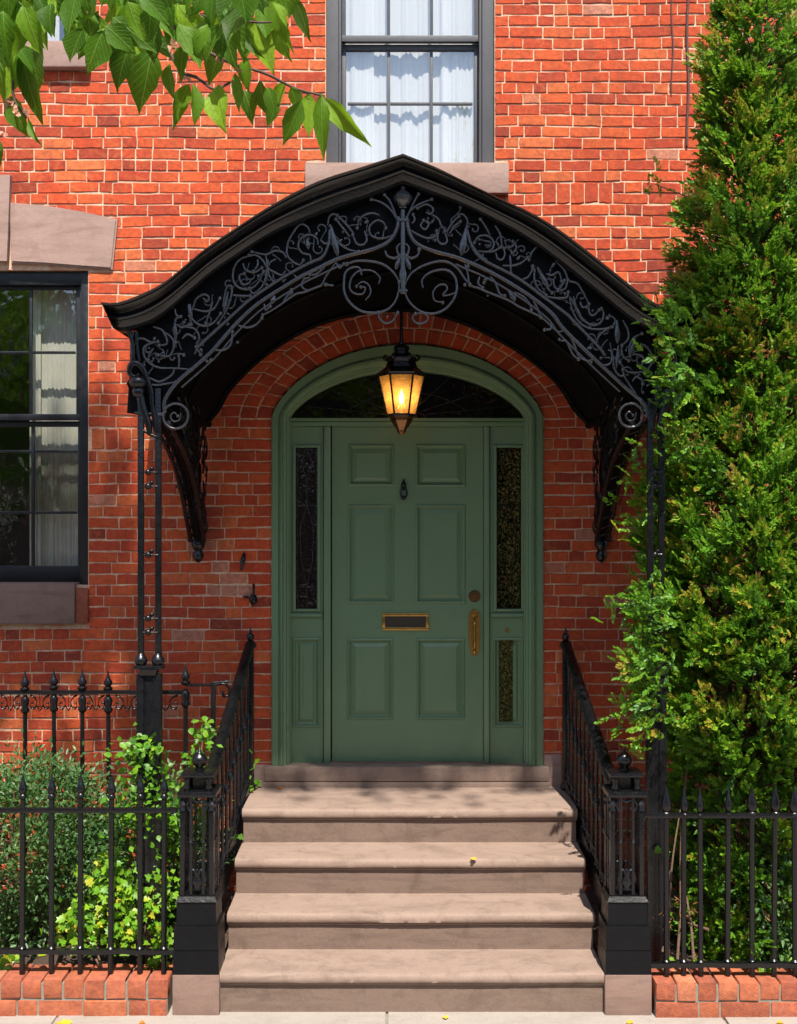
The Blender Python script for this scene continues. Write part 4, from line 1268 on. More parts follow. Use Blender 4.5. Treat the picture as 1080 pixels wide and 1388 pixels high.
# festoons under the rail
tr([(457, 353), (448, 366), (441, 376), (436, 386), (425, 391), (412, 396), (400, 399), (383, 411), (368, 421), (356, 427)], .0055)
tr([(630, 358), (634, 372), (637, 386), (650, 391), (661, 396), (689, 407), (704, 416), (733, 430), (755, 449), (764, 447)], .0055)
tr([(770, 450), (778, 467), (784, 482), (796, 489), (803, 487)], .0055)
L_ = [
 # left, from the centre out
 [(538, 298), (530, 285), (518, 275), (503, 270)], [(538, 296), (529, 274), (521, 264)], [(514, 292), (506, 289), (495, 291), (487, 298), (484, 309)],
 [(536, 316), (525, 322), (512, 323), (502, 318), (501, 307), (510, 299), (519, 301), (523, 309)], [(494, 313), (497, 326), (491, 332), (483, 330), (478, 318)],
 [(480, 318), (470, 305), (457, 292)], [(474, 321), (466, 311), (455, 297)], [(444, 306), (446, 295), (452, 290), (460, 295)],
 [(449, 310), (453, 322), (462, 332), (474, 339), (486, 341)], [(420, 316), (417, 308), (407, 304), (397, 316), (390, 330), (389, 345), (396, 354), (406, 359), (411, 353)],
 [(431, 332), (429, 323), (419, 318), (408, 323), (404, 334), (410, 343), (420, 346), (421, 356)], [(434, 325), (440, 330), (446, 329)],
 [(388, 350), (383, 342), (372, 340), (360, 345), (341, 341)], [(387, 367), (382, 373), (372, 369), (362, 363), (356, 353), (347, 346), (337, 346)],
 [(360, 346), (362, 362), (359, 380), (353, 391), (343, 398), (338, 391)], [(343, 346), (326, 351), (317, 364), (316, 380), (324, 390), (338, 392), (350, 383), (357, 368)],
 [(329, 357), (333, 366), (345, 369), (355, 363)], [(341, 377), (337, 384), (328, 385), (324, 374), (331, 371)], [(374, 351), (366, 356), (363, 366), (366, 376), (371, 382)],
 [(349, 352), (349, 360), (343, 368)],
 [(275, 404), (281, 409), (283, 403), (276, 399), (266, 405), (262, 416), (257, 427)], [(263, 419), (278, 422), (290, 418), (298, 404)], [(259, 430), (266, 438), (278, 442), (290, 437), (299, 425)],
 [(288, 409), (285, 420), (279, 438)], [(302, 416), (305, 398), (308, 388), (314, 389), (313, 403), (306, 422), (296, 438)], [(316, 400), (328, 401), (339, 401)], [(255, 413), (257, 426), (259, 440)],
 [(237, 419), (239, 427), (245, 429)], [(246, 430), (239, 432), (236, 447), (238, 464)], [(252, 443), (264, 446), (270, 457), (266, 470)], [(247, 459), (254, 453), (264, 458)], [(241, 441), (247, 444), (256, 440)],
 [(208, 443), (219, 447), (225, 457), (226, 466), (216, 468)], [(220, 449), (231, 456), (236, 466), (233, 478), (227, 483), (214, 481)], [(183, 468), (186, 460), (194, 459), (205, 464), (214, 463)],
 [(204, 477), (198, 477), (199, 468), (208, 464), (196, 470), (195, 481), (201, 491), (211, 497), (222, 499), (236, 499), (260, 501)], [(236, 500), (233, 508), (218, 517), (208, 515), (198, 510)],
 [(200, 520), (212, 522), (226, 520), (238, 518)], [(181, 450), (178, 465), (179, 480), (185, 491), (195, 495)], [(242, 499), (243, 489), (242, 480), (249, 481)], [(208, 472), (203, 480), (201, 488)], [(264, 480), (267, 474), (272, 481)],
 [(292, 475), (304, 474), (313, 466), (315, 450)], [(276, 484), (281, 491), (286, 488)], [(323, 441), (335, 444), (347, 440), (355, 431)], [(358, 412), (360, 420), (366, 415)],
 [(420, 376), (412, 379), (409, 388), (415, 394)], [(452, 387), (441, 386)], [(440, 362), (428, 372), (420, 372)], [(383, 411), (390, 400), (395, 393)],
 [(456, 357), (460, 363), (466, 358)],
]
R_ = [
 [(550, 298), (556, 286), (568, 277), (585, 270)], [(551, 296), (560, 276), (567, 263)], [(577, 288), (584, 290), (587, 283), (578, 277), (566, 282)], [(586, 291), (594, 297), (598, 306), (603, 313)],
 [(553, 310), (566, 318), (580, 323), (590, 320), (592, 313)], [(603, 316), (606, 327), (600, 331), (594, 327), (593, 316)], [(605, 315), (613, 302), (622, 293)], [(609, 317), (616, 307), (624, 300)],
 [(620, 290), (628, 291), (633, 298), (634, 307)], [(575, 299), (581, 304), (576, 311), (570, 306), (574, 299)], [(558, 303), (562, 298), (560, 291)],
 [(633, 313), (637, 326), (645, 340), (658, 352)], [(653, 341), (662, 341), (669, 334), (667, 324), (658, 319), (648, 321), (643, 329)], [(664, 319), (659, 309), (651, 297)], [(671, 306), (678, 318), (680, 334)],
 [(654, 341), (668, 341), (678, 336), (690, 335)], [(672, 343), (674, 350), (680, 352), (684, 346), (683, 337)], [(692, 344), (699, 339), (699, 332), (695, 327)], [(691, 346), (692, 358), (692, 370)],
 [(681, 360), (695, 360), (707, 356), (715, 349)], [(727, 335), (721, 342), (717, 352)], [(725, 364), (724, 378), (729, 391), (740, 400)], [(728, 362), (735, 374), (741, 389), (748, 397)], [(708, 379), (716, 375), (722, 365)],
 [(740, 371), (748, 373), (757, 369), (761, 381)], [(750, 378), (751, 388), (757, 392), (762, 386), (765, 380)], [(754, 355), (763, 364), (769, 378), (766, 391), (756, 394)], [(766, 366), (771, 380), (782, 384), (790, 396), (798, 412)],
 [(740, 402), (754, 404), (768, 403), (770, 396)], [(772, 402), (775, 419), (784, 436), (799, 445), (818, 446), (831, 441), (833, 432), (826, 428)], [(777, 402), (782, 420), (792, 435), (805, 441), (815, 436), (818, 425), (815, 418)],
 [(797, 413), (799, 425), (805, 427), (812, 420)], [(786, 409), (789, 416), (795, 416)], [(808, 464), (812, 455), (820, 448), (830, 443)], [(844, 434), (851, 448), (851, 460), (843, 468)], [(853, 485), (853, 470), (859, 458), (870, 452)],
 [(858, 480), (869, 482), (873, 490), (866, 497)], [(863, 473), (871, 467), (880, 475), (884, 488), (878, 500), (864, 505), (849, 503), (840, 491)], [(842, 470), (844, 482), (852, 489)],
 [(831, 484), (832, 498), (838, 508), (845, 509), (844, 501)], [(844, 507), (857, 528), (868, 545), (874, 556)], [(824, 474), (829, 478), (828, 491), (820, 495), (811, 492)], [(857, 517), (862, 511), (869, 514), (871, 520)],
 [(650, 375), (648, 384), (654, 390)], [(664, 375), (671, 383), (677, 398), (684, 401)], [(655, 380), (660, 378), (656, 383)], [(691, 394), (697, 408), (698, 398)], [(700, 397), (710, 403), (718, 413), (720, 420)], [(723, 408), (729, 420), (733, 430)],
 [(747, 438), (746, 446), (738, 447)], [(630, 360), (635, 362), (634, 357)], [(759, 462), (768, 463), (776, 480), (784, 487)],
]
for p_ in L_: tr(p_)
for p_ in R_: tr(p_)
# small tendrils filling the band between cornice and arch rail
rt_ = random.Random(21)
bl = resample(botL, 80)[:-1] + resample(botR[:10], 80)
rl = resample(lowL, 80)[:-1] + resample(lowR[::-1], 80)
for k in range(78):
    q = (k + rt_.uniform(.2, .8)) / 78
    if abs(q - .5) < .05: continue
    b_, r_ = bl[int(q * (len(bl) - 1))], rl[int(q * (len(rl) - 1))]
    f_ = rt_.uniform(.18, .82)
    cx_, cy_ = b_[0] + (r_[0] - b_[0]) * f_, b_[1] + 6 + (r_[1] - b_[1] - 10) * f_
    rad, a0, sg = rt_.uniform(5, 9.5), rt_.uniform(0, 6.28), rt_.choice((-1, 1))
    pts = [(cx_ + rad * 1.9 * math.cos(a0 - .5 * sg), cy_ + rad * 1.9 * math.sin(a0 - .5 * sg))] + [(cx_ + rad * (1 - .62 * i / 8) * math.cos(a0 + sg * i * .62), cy_ + rad * (1 - .62 * i / 8) * math.sin(a0 + sg * i * .62)) for i in range(9)]
    tr(pts, .0042, 3, y=YC + .012)
    if k % 2: leafy(pts[0], (pts[0][0] + rt_.uniform(-8, 8), pts[0][1] + rt_.uniform(-9, 9)), .008, y=YC + .006)
# big paired spirals below the crown of the arch
tr([(540, 380), (532, 368), (518, 358), (500, 354), (482, 354), (470, 358)], .0065)
tr([(490, 373), (487, 363), (476, 363), (468, 370), (466, 384), (467, 397), (474, 410), (488, 421), (505, 424), (522, 421), (534, 411), (540, 396), (541, 382)], .0065)
tr([(513, 385), (515, 377), (508, 369), (498, 366), (485, 368), (476, 378), (474, 391), (481, 398), (492, 398), (495, 390), (489, 389)], .005)
tr([(495, 407), (502, 398), (500, 387), (491, 382), (483, 388)], .0045)
tr([(549, 384), (558, 370), (572, 361), (590, 355), (606, 355), (620, 364), (630, 378), (637, 386)], .0065)
tr([(573, 390), (572, 380), (580, 371), (594, 366), (608, 367), (617, 377), (619, 392), (614, 407), (603, 419), (588, 425), (572, 423), (558, 413), (550, 400), (548, 384)], .0065)
tr([(619, 396), (608, 400), (600, 400), (606, 392), (603, 386), (594, 387), (587, 396), (589, 407), (600, 410)], .005)
tr([(513, 421), (514, 431), (522, 438), (532, 435), (539, 424)], .0055); tr([(562, 425), (559, 432), (565, 438), (574, 438), (580, 432), (575, 425), (563, 425)], .0055)
# leaves of the hangers
leafy((448, 306), (458, 348), .016); leafy((632, 309), (625, 347), .018); leafy((322 + 94, 324), (418, 338), .012); leafy((728, 362), (744, 392), .014); leafy((836, 434), (837, 466), .014)
leafy((838, 468), (835, 500), .008); leafy((363, 352), (360, 384), .009); leafy((237, 432), (238, 464), .010); leafy((500, 300), (493, 302), .008); leafy((309, 395), (303, 425), .008); leafy((372, 401), (368, 412), .014)
leafy((396, 392), (393, 400), .012); leafy((688, 392), (697, 407), .011); leafy((774, 404), (790, 436), .009); leafy((862, 455), (853, 483), .009); leafy((257, 412), (259, 436), .010)
for a, b, r in ((447, 306, .009), (633, 307, .010), (722, 361, .012), (362, 361, .010), (823, 431, .012), (257, 428, .011), (322, 464, .008), (281, 490, .009), (215, 490, .007), (202, 472, .006), (661, 401, .006), (630, 386, .010), (488, 297, .008), (586, 300, .008), (525, 429, .007), (650, 331, .007), (662, 333, .008), (746, 366, .007), (795, 415, .007), (803, 421, .006), (236, 463, .008), (247, 443, .008), (801, 491, .009), (758, 460, .008), (865, 472, .006), (412, 377, .006), (443, 385, .007)):
    MB().ball(P3(a, b, YC - .004), r, 8).build('iron_bead', M['iron_work'], canopy, shade=80)
# central stem with bud, collars and cross
x0 = PX(546, 0, YC)[0]
zc = lambda py: PX(0, py, YC)[1]
MB().tube([(x0, YC, zc(285)), (x0, YC, zc(398))], .013, 8).build('stem', M['iron_work'], canopy, shade=60)
MB().lathe([(.012, 0), (.030, .012), (.044, .035), (.046, .05), (.036, .068), (.018, .080), (.010, .088), (.012, .094), (.003, .105)], (x0, YC - .01, zc(281)), 8).build('bud', M['iron_work'], canopy, shade=30)
for py, r in ((299, .035), (394, .026), (281, .02)):
    MB().lathe([(r * .6, -.008), (r, -.005), (r, .005), (r * .6, .008)], (x0, YC, zc(py)), 12, sy=.6).build('collar', M['iron_work'], canopy, shade=40)
tr([(522, 340), (525, 347), (535, 350), (546, 345), (557, 350), (566, 346), (568, 338)], .007); tr([(546, 328), (538, 335), (540, 345), (546, 352), (552, 345), (554, 335), (546, 328)], .006)
leafy((543, 345), (536, 366), .012); leafy((549, 345), (556, 366), .012); leafy((546, 350), (546, 388), .018)
# rosettes above the posts
for cx_, cy_, r_ in ((238, 564, 17), (855, 563, 16)):
    tr([(cx_ + r_ * math.cos(a), cy_ + r_ * math.sin(a)) for a in np.linspace(0, 6.283, 17)], .0068, 3, 'rosette', ends=False, taper=False)
    tr([(cx_ + 7, cy_ - 4), (cx_ + 5, cy_ + 5), (cx_ - 3, cy_ + 7), (cx_ - 7, cy_), (cx_ - 2, cy_ - 5), (cx_ + 3, cy_)], .0045)
tr([(220, 560), (214, 562), (221, 562)], .006); tr([(872, 563), (885, 563)], .006)

# posts: pairs of slim bars on a boxed foot
def post(px1, px2, mirror):
    root = canopy
    y = YC
    zb_, zt_ = PX(0, 892, y)[1], PX(0, 540, y)[1]
    xa, xb = PX(px1, 0, y)[0], PX(px2, 0, y)[0]
    for x, dy in ((xa, 0.0), (xb, 0.012)):
        MB().box(x - .0145, x + .0145, y + dy - .013, y + dy + .013, zb_, zt_ + (.05 if x == xb else 0), .003).build('post_bar', IR, root, shade=40)
    xm = (xa + xb) / 2
    for py in (640, 659, 752, 838, 857):
        mb = MB().ball((xm - .006, y, PX(0, py, y)[1]), .017, 8)
        mb.tube([(xa, y, PX(0, py, y)[1]), (xb, y, PX(0, py, y)[1])], .006, 6)
        mb.ball((xm + .01, y + .01, PX(0, py, y)[1] + .018), .011, 6)
        mb.build('post_bead', IR, root, shade=60)
    # collar and boxed foot
    zc_ = PX(0, 905, y)[1]
    for x in (xa, xb):
        MB().lathe([(.016, 0), (.029, .008), (.033, .022), (.031, .034), (.023, .046), (.016, .06)], (x, y, zc_ + .012), 12).build('post_collar', IR, root, shade=60)
    MB().box(xa - .030, xb + .030, y - .035, y + .035, zc_ - .004, zc_ + .014, .006).build('post_collar', IR, root, shade=40)
    MB().lathe([(.050, 0), (.058, .015), (.062, .03)], (xm, y, zc_ - .034), 4, rot=math.pi / 4).build('post_collar', IR, root)
    for x in (xa, xb):
        MB().box(x - .019, x + .019, y - .026, y + .026, 0.12, zc_ - .03, .006).build('post_foot', IR, root, shade=40)
    MB().box(xm - .024, xm + .024, y - .016, y + .016, 0.12, zc_ - .032, .003).build('post_foot', IR, root, shade=40)
post(191, 214, False)
post(881, 897, True)
# swelling scroll capitals on the outer sides
def capital(px, sg):
    y = YC
    def q(a, b): return P3(px + sg * a, b, y)
    tubes = [([q(0, 590), q(-2, 575), q(-7, 560), q(-11, 545), q(-13, 530)], [.012, .018, .022, .022, .02]),
             ([q(8, 585), q(6, 565), q(3, 548), q(2, 530), q(-4, 512), q(-10, 498), q(-20, 492), q(-26, 497), q(-27, 506), q(-20, 511), q(-14, 507)], [.010, .012, .013, .014, .015, .017, .019, .017, .014, .011, .008]),
             ([q(-24, 492), q(-22, 475), q(-26, 455), q(-30, 448)], [.012, .011, .012, .015]),
             ([q(-14, 490), q(-17, 470), q(-18, 450)], [.008, .009, .010])]
    for pts, rs in tubes:
        sp = smooth(pts, 4)
        rr = np.interp(np.linspace(0, len(rs) - 1, len(sp)), range(len(rs)), rs)
        MB().tube(sp, list(rr), 9).build('capital_scroll', IR, canopy, shade=60)
    c_ = q(-15, 524)
    MB().lathe([(.010, -.06), (.030, -.045), (.034, -.02), (.026, -.008), (.044, .004), (.050, .022), (.042, .04), (.022, .052), (.006, .056)], c_, 12).build('capital_bud', IR, canopy, shade=60)
    for pts in ([(-3, 520), (2, 545), (9, 570), (12, 585)], [(-20, 560), (-8, 560), (8, 562)], [(-16, 580), (-4, 586), (8, 592), (14, 590)]):
        MB().tube(smooth([q(a, b) for a, b in pts], 4), .008, 7).build('capital_scroll', IR, canopy, shade=60)
capital(203, 1); capital(892, -1)

# big wall brackets
def bracket(sg, xo, xi):
    curve = [(-1.22, 2.845), (-1.06, 2.80), (-0.80, 2.72), (-.575, 2.62), (-.40, 2.50), (-.27, 2.375), (-.17, 2.285), (-.115, 2.23)]
    cv = [(p_.x, p_.y) for p_ in smooth([Vector((a, b, 0)) for a, b in curve], 5)]
    poly = cv + [(-0.008, 2.215), (-0.008, 3.0), (-0.62, 3.0), (-1.20, 2.965)]
    for x in ((xo + xi) / 2,):
        poly = [q for q in cv if q[0] < -.30] + [(-.22, 2.52), (-.06, 2.50), (-.06, 2.99), (-.62, 2.99), (-1.20, 2.96)]
        kk = len(poly)
        vs_ = [(x - .006, a, b) for a, b in poly] + [(x + .006, a, b) for a, b in poly]
        MB().add(vs_, [tuple(range(kk)), tuple(range(kk, 2 * kk))[::-1]] + [(i, (i + 1) % kk, kk + (i + 1) % kk, kk + i) for i in range(kk)]).build('bracket_plate', M['iron_flat'], canopy)
    MB().loft([[((xo + xi) / 2 - .018, a, b) for a, b in cv], [((xo + xi) / 2 + .018, a, b) for a, b in cv]]).build('bracket_edge', M['iron_flat'], canopy, shade=40)
    for x in (xo, xi):
        MB().tube([(x, a, b) for a, b in cv], .013, 7).build('bracket_rim', IR, canopy, shade=60)
    # raised strapwork on the faces and the edge
    r = random.Random(5)
    for x in (xi, xo):
        sd = 1 if x == max(xo, xi) else -1
        for k in range(105):
            yy = -r.uniform(0.03, 0.95)
            top_ = 2.98
            bt = np.interp(yy, [p_[0] for p_ in cv], [p_[1] for p_ in cv]) + .05
            zz = r.uniform(bt, top_)
            l = r.uniform(.03, .07)
            MB().tube(smooth([(x - sd * .006, yy, zz - l), (x + sd * .004, yy + r.uniform(-.025, .025), zz), (x - sd * .004, yy + r.uniform(-.02, .02), zz + l)], 3), r.uniform(.004, .0065), 5).build('strapwork', IR, canopy, shade=60)
    for k in range(0, len(cv) - 4, 3):
        a, b = cv[k + 1]
        MB().tube(smooth([(xo, a, b + .01), ((xo + xi) / 2 - .02, a + .02, b - .012), ((xo + xi) / 2, a + .035, b + .01), ((xo + xi) / 2 + .02, a + .05, b - .012), (xi, a + .06, b + .01)], 3), .007, 6).build('strapwork', IR, canopy, shade=60)
    xm = (xo + xi) / 2
    MB().box(min(xo, xi) + .01, max(xo, xi) - .01, -.10, -.004, 2.24, 2.52, .01).build('wall_plate', IR, canopy, shade=40)
    MB().lathe([(.006, 0), (.020, .010), (.032, .03), (.033, .05), (.022, .072), (.030, .082), (.040, .10), (.041, .12), (.026, .14), (.026, .165), (.036, .20)], (xm - sg * -.004, -.06, 2.10), 12).build('bracket_finial', IR, canopy, shade=60)
    MB().ball((xm + sg * .06, -.03, 2.235), .016, 8).build('iron_bead', IR, canopy)
bracket(-1, -1.225, -1.145)
bracket(1, 1.235, 1.165)
# anchor knobs where the posts tie back
for px, py in ((246, 659),):
    mb = MB().ball(P3(px, py, -.02), .026, 8); mb.tube([P3(px - 8, py, -.01), P3(px + 8, py + 3, -.01)], .012, 6)
    mb.build('tie_anchor', IR, canopy, shade=60)
settle(canopy)

# ------------------------------------------------------------------ lantern
YL = -0.45
lan = empty('hanging_lantern', 'lit six sided amber glass lantern hanging in front of the fanlight', 'lantern', (PX(544, 0, YL)[0], YL, 3.0))
lx = PX(544, 0, YL)[0]
lz = lambda py: PX(0, py, YL)[1]
sL = F / (YL - CAM_Y)
def hexr(r, z, rot=0.0): return [(lx + r * math.cos(math.pi / 3 * k + rot), YL + r * math.sin(math.pi / 3 * k + rot), z) for k in range(6)]
rt, rb = 31 / sL, 19 / sL
ztp, zbt = lz(509), lz(563)
T_, B_ = hexr(rt, ztp), hexr(rb, zbt)
for k in range(6):
    j = (k + 1) % 6
    MB().add([B_[k], B_[j], T_[j], T_[k]], [(0, 1, 2, 3)]).build('lamp_pane', M['lamp_glass'], lan)
    MB().tube([B_[k], T_[k]], .0062, 6).build('lamp_bar', IR, lan, shade=60)
mb = MB()
MB().tube(T_, .008, 6, closed=True).build('lamp_ring', IR, lan, shade=60); MB().tube(B_, .008, 6, closed=True).build('lamp_ring', IR, lan, shade=60)

MB().lathe([(rt * 1.05, 0), (rt * 1.12, .010), (rt * .95, .022), (rt * .70, .045), (rt * .62, .075), (rt * .68, .088), (rt * .66, .098), (rt * .50, .108), (rt * .34, .12), (rt * .30, .14), (rt * .36, .15), (rt * .30, .165), (rt * .12, .175), (rt * .08, .20)], (lx, YL, ztp), 6).build('lamp_roof', IR, lan)
for k in range(6):
    a = math.pi / 3 * k
    MB().tube(smooth([(lx + rt * .66 * math.cos(a), YL + rt * .66 * math.sin(a), ztp + .08), (lx + rt * .78 * math.cos(a), YL + rt * .78 * math.sin(a), ztp + .10), (lx + rt * .66 * math.cos(a), YL + rt * .66 * math.sin(a), ztp + .115)], 4), .007, 6).build('lamp_crest', IR, lan, shade=60)
MB().tube([(lx, YL, ztp + .19), (lx, YL, 3.80)], .009, 8).build('lamp_stem', IR, lan, shade=60)
MB().lathe([(rb * 1.02, 0), (rb * .98, -.012), (rb * .80, -.018), (rb * .78, -.03), (rb * .45, -.07), (rb * .30, -.085), (rb * .36, -.093), (rb * .12, -.108)], (lx, YL, zbt), 6).build('lamp_base', M['old_brass'], lan)
MB().tube([(lx, YL, zbt), (lx, YL, zbt + .06)], .011, 8).build('candle', M['linen'], lan, shade=60)
MB().lathe([(.004, 0), (.013, .012), (.016, .03), (.012, .052), (.006, .07), (.001, .082)], (lx, YL, zbt + .062), 10).build('lamp_bulb', M['flame'], lan, shade=60)
pl_ = bpy.data.lights.new('lantern_light', 'POINT'); pl_.energy = 1.0; pl_.color = (1.0, 0.62, 0.26); pl_.shadow_soft_size = 0.02
po_ = bpy.data.objects.new('lantern_light', pl_); COL.objects.link(po_); po_.parent = lan; po_.location = (lx, YL - .03, zbt + .11)
settle(lan)
settle(house)

# ------------------------------------------------------------------ low brick edging in front of the beds
def edging(x0, x1, yf, label):
    root = empty('brick_edging', label, 'low wall', ((x0 + x1) / 2, yf, 0), 'low brick walls along the sidewalk')
    MB().box(x0 + .004, x1 - .004, yf + .006, yf + .205, -0.02, 0.150).build('mortar_bed', M['grey_mortar'], root)
    z0, z1 = 0.078, 0.168
    w_ = 0.096
    k = int((x1 - x0) / w_)
    for i in range(k):
        a = x0 + (x1 - x0) * i / k + .005; b = x0 + (x1 - x0) * (i + 1) / k - .005
        if b < -2.6 or a > 2.6: continue
        mb = MB().box(a + random.uniform(-.002, .002), b + random.uniform(-.002, .002), yf + random.uniform(-.005, .003), yf + .21, z0 + random.uniform(0, .004), z1 + random.uniform(-.004, .003), .006)
        for q in range(len(mb.v)):
            v = mb.v[q]; mb.v[q] = (v[0] + random.uniform(-.0022, .0022), v[1] + random.uniform(-.002, .002), v[2] + random.uniform(-.002, .002))
        o = mb.build('brick', M['kerb_brick'], root, shade=45); o["tone"] = random.uniform(.2, .95)
    x = x0
    while x < x1 - .03:
        L = random.choice((.215, .215, .24, .10, .21))
        b = min(x + L, x1)
        if x1 - b < .05: b = x1
        if not (b < -2.6 or x > 2.6):
            mb = MB().box(x + .003, b - .006, yf + random.uniform(-.004, .003), yf + .10, -0.01, 0.070 + random.uniform(-.003, .002), .005)
            for q in range(len(mb.v)):
                v = mb.v[q]; mb.v[q] = (v[0] + random.uniform(-.002, .002), v[1] + random.uniform(-.002, .002), v[2] + random.uniform(-.002, .002))
            o = mb.build('brick', M['kerb_brick'], root, shade=45); o["tone"] = random.uniform(.0, .7)
        x = b
    settle(root)
edging(-3.2, PX(228, 0, -1.47)[0], -1.475, 'low red brick edging under the fence in front of the ivy')
edging(PX(888, 0, -1.5)[0], 3.2, -1.50, 'low red brick edging under the fence in front of the cedar tree')

# ------------------------------------------------------------------ cables and hooks on the wall
def cable(px, py0, py1, r, label):
    pts = [P3(px + 1.2 * math.sin(q * 0.9), q2, -.013) for q, q2 in enumerate(np.linspace(py0, py1, 14))]
    mb = MB().tube(pts, r, 7)
    o = mb.build('wall_cable', M['cable_skin'], None, shade=60)
    tag(o, label, 'cable')
cable(932, -60, 198, .0075, 'thicker dark cable running down the upper brick wall beside the treetop')
cable(911, -60, 128, .004, 'thin faint cable running down the upper brick wall beside the thicker one')
def hook(px, py, kind, label):
    root = empty('wall_hook', label, 'hook', tuple(P3(px, py, -.01)), 'old iron hooks on the brick wall')
    p = P3(px, py, -.02)
    if kind == 0:
        mb = MB().tube(smooth([p + Vector((.004, .02, .045)), p + Vector((.008, -.01, .03)), p + Vector((0, -.02, -.01)), p + Vector((-.008, -.012, -.05))], 4), [.010] * 5 + [.014] * 4 + [.009] * 4, 8)
        mb.build('hook_arm', IR, root, shade=60)
    else:
        mb = MB().tube(smooth([p + Vector((.0, .02, .085)), p + Vector((.006, -.015, .06)), p + Vector((.002, -.02, .02)), p + Vector((0, -.02, -.01))], 4), .007, 7)
        mb.build('hook_arm', IR, root, shade=60)
        MB().lathe([(.004, -.035), (.014, -.03), (.024, -.012), (.026, .004), (.018, .02), (.008, .03)], p, 10).build('hook_bulb', IR, root, shade=60)
        MB().lathe([(.006, 0), (.018, .003), (.018, .012), (.006, .014)], p + Vector((-.045, .008, .005)), 8).build('wall_stud', IR, root, shade=60)
    settle(root)
hook(329, 761, 0, 'short rusty iron hook on the brick wall above the patched bricks')
hook(343, 812, 1, 'hanging iron hook with a bulb end below the patched bricks')

# ------------------------------------------------------------------ vegetation
def rand_dirs(k):
    v = rng.normal(size=(k, 3))
    return v / np.linalg.norm(v, axis=1, keepdims=True)
def unit(v): return v / np.maximum(np.linalg.norm(v, axis=1, keepdims=True), 1e-9)
def leaves_mesh(name, m, parent, pos, d, nrm, L, W, tn, fold=0.25, stuff=True):
    """many small folded leaves: base, two shoulders, tip"""
    d = unit(d)
    side = unit(np.cross(d, nrm))
    up = np.cross(side, d)
    k = len(pos)
    L = L[:, None]; W = W[:, None]
    v = np.empty((k, 4, 3))
    v[:, 0] = pos
    v[:, 1] = pos + d * L * 0.48 + side * W * 0.5 + up * W * fold
    v[:, 2] = pos + d * L
    v[:, 3] = pos + d * L * 0.48 - side * W * 0.5 + up * W * fold
    me = bpy.data.meshes.new(name)
    me.vertices.add(k * 4); me.vertices.foreach_set('co', v.reshape(-1))
    idx = np.arange(k)[:, None] * 4
    tri = np.concatenate([idx + np.array([[0, 1, 2]]), idx + np.array([[0, 2, 3]])], axis=1).reshape(-1)
    me.loops.add(len(tri)); me.loops.foreach_set('vertex_index', tri.astype(np.int32))
    me.polygons.add(k * 2)
    me.polygons.foreach_set('loop_start', np.arange(0, k * 6, 3).astype(np.int32))
    at = me.attributes.new('tone', 'FLOAT', 'FACE'); at.data.foreach_set('value', np.repeat(tn, 2).astype(np.float32))
    me.update(calc_edges=True); me.validate()
    me.materials.append(m)
    o = link(name, me, parent)
    if stuff: o["kind"] = "stuff"
    return o

# --- arborvitae: column of flat sprays on clumped branches
tree = empty('cedar_tree', 'tall green columnar cedar tree growing behind the fence beside the stoop', 'tree', (1.80, -0.95, 0.13))
TX, TY = 1.87, -0.93
s_t = F / (TY - CAM_Y)
prow = np.array([-60, -25, 0, 40, 100, 200, 300, 400, 500, 600, 650, 800, 950, 1000, 1050, 1150, 1250, 1320])
prad = np.array([2, 6, 20, 48, 56, 62, 74, 86, 89, 92, 122, 138, 144, 118, 88, 88, 84, 60]) / s_t
pz = CAM_Z + (694 - prow) / s_t
def crad(z): return np.interp(-z, -pz, prad)
sp_pos, sp_dir, sp_nrm, sp_t = [], [], [], []
nclump = 780
brs = MB()
def plume(c, axis, length, spread, k, ct, rise):
    axis = axis / np.linalg.norm(axis)
    t = rng.random(k) ** .8
    off = rng.normal(size=(k, 3)) * (spread * (1.05 - .75 * t))[:, None]
    sp_pos.append(c + axis * (length * (t - .35))[:, None] + off)
    sp_dir.append(axis + off / spread * .45 + rng.normal(size=(k, 3)) * .28)
    sp_nrm.append(rng.normal(size=(k, 3)) * .6 + np.array([0, -.7, .5]))
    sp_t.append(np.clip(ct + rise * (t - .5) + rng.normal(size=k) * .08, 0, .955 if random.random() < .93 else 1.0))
made, pts_ = 0, []
while made < nclump:
    py = random.uniform(-58, 1300)
    z = CAM_Z + (694 - py) / s_t
    R0 = float(crad(z))
    if random.random() > .25 + R0 / .6: continue
    a = random.uniform(0, 2 * math.pi)
    if math.sin(a) > .35 and random.random() < .75: continue          # fewer on the side towards the wall
    if py > 1040 and random.random() < .45: continue
    rr = R0 * random.uniform(.70, 1.02)
    c = np.array([TX + rr * math.cos(a), TY + min(rr, .55) * math.sin(a), z])
    if any((c[0] - q[0]) ** 2 + (c[1] - q[1]) ** 2 + .6 * (c[2] - q[2]) ** 2 < .0068 for q in pts_): 
        if random.random() < .96: continue
    if c[0] < 1.36 and c[1] < -1.0 and 1.7 < z < 3.05: continue
    pts_.append(c); made += 1
    if z < 1.25: c[1] = max(c[1], -1.31)
    brs.tube([(TX + .04 * math.cos(a), TY + .04 * math.sin(a), z - R0 * .5), (TX + rr * .6 * math.cos(a), TY + rr * .55 * math.sin(a), z - R0 * .2), tuple(c)], [.007, .005, .002], 4)
    ax = np.array([math.cos(a) * .75, math.sin(a) * .75, random.uniform(.25, 1.0)]) + rng.normal(size=3) * .18
    sz = random.uniform(.75, 1.25) * (0.55 if py < 50 else .85 if py < 250 else 1.0)
    plume(c, ax, .17 * sz, .042 * sz, random.randint(24, 38), random.gauss(.60, .15) - (.2 if py > 1060 else 0), .55)
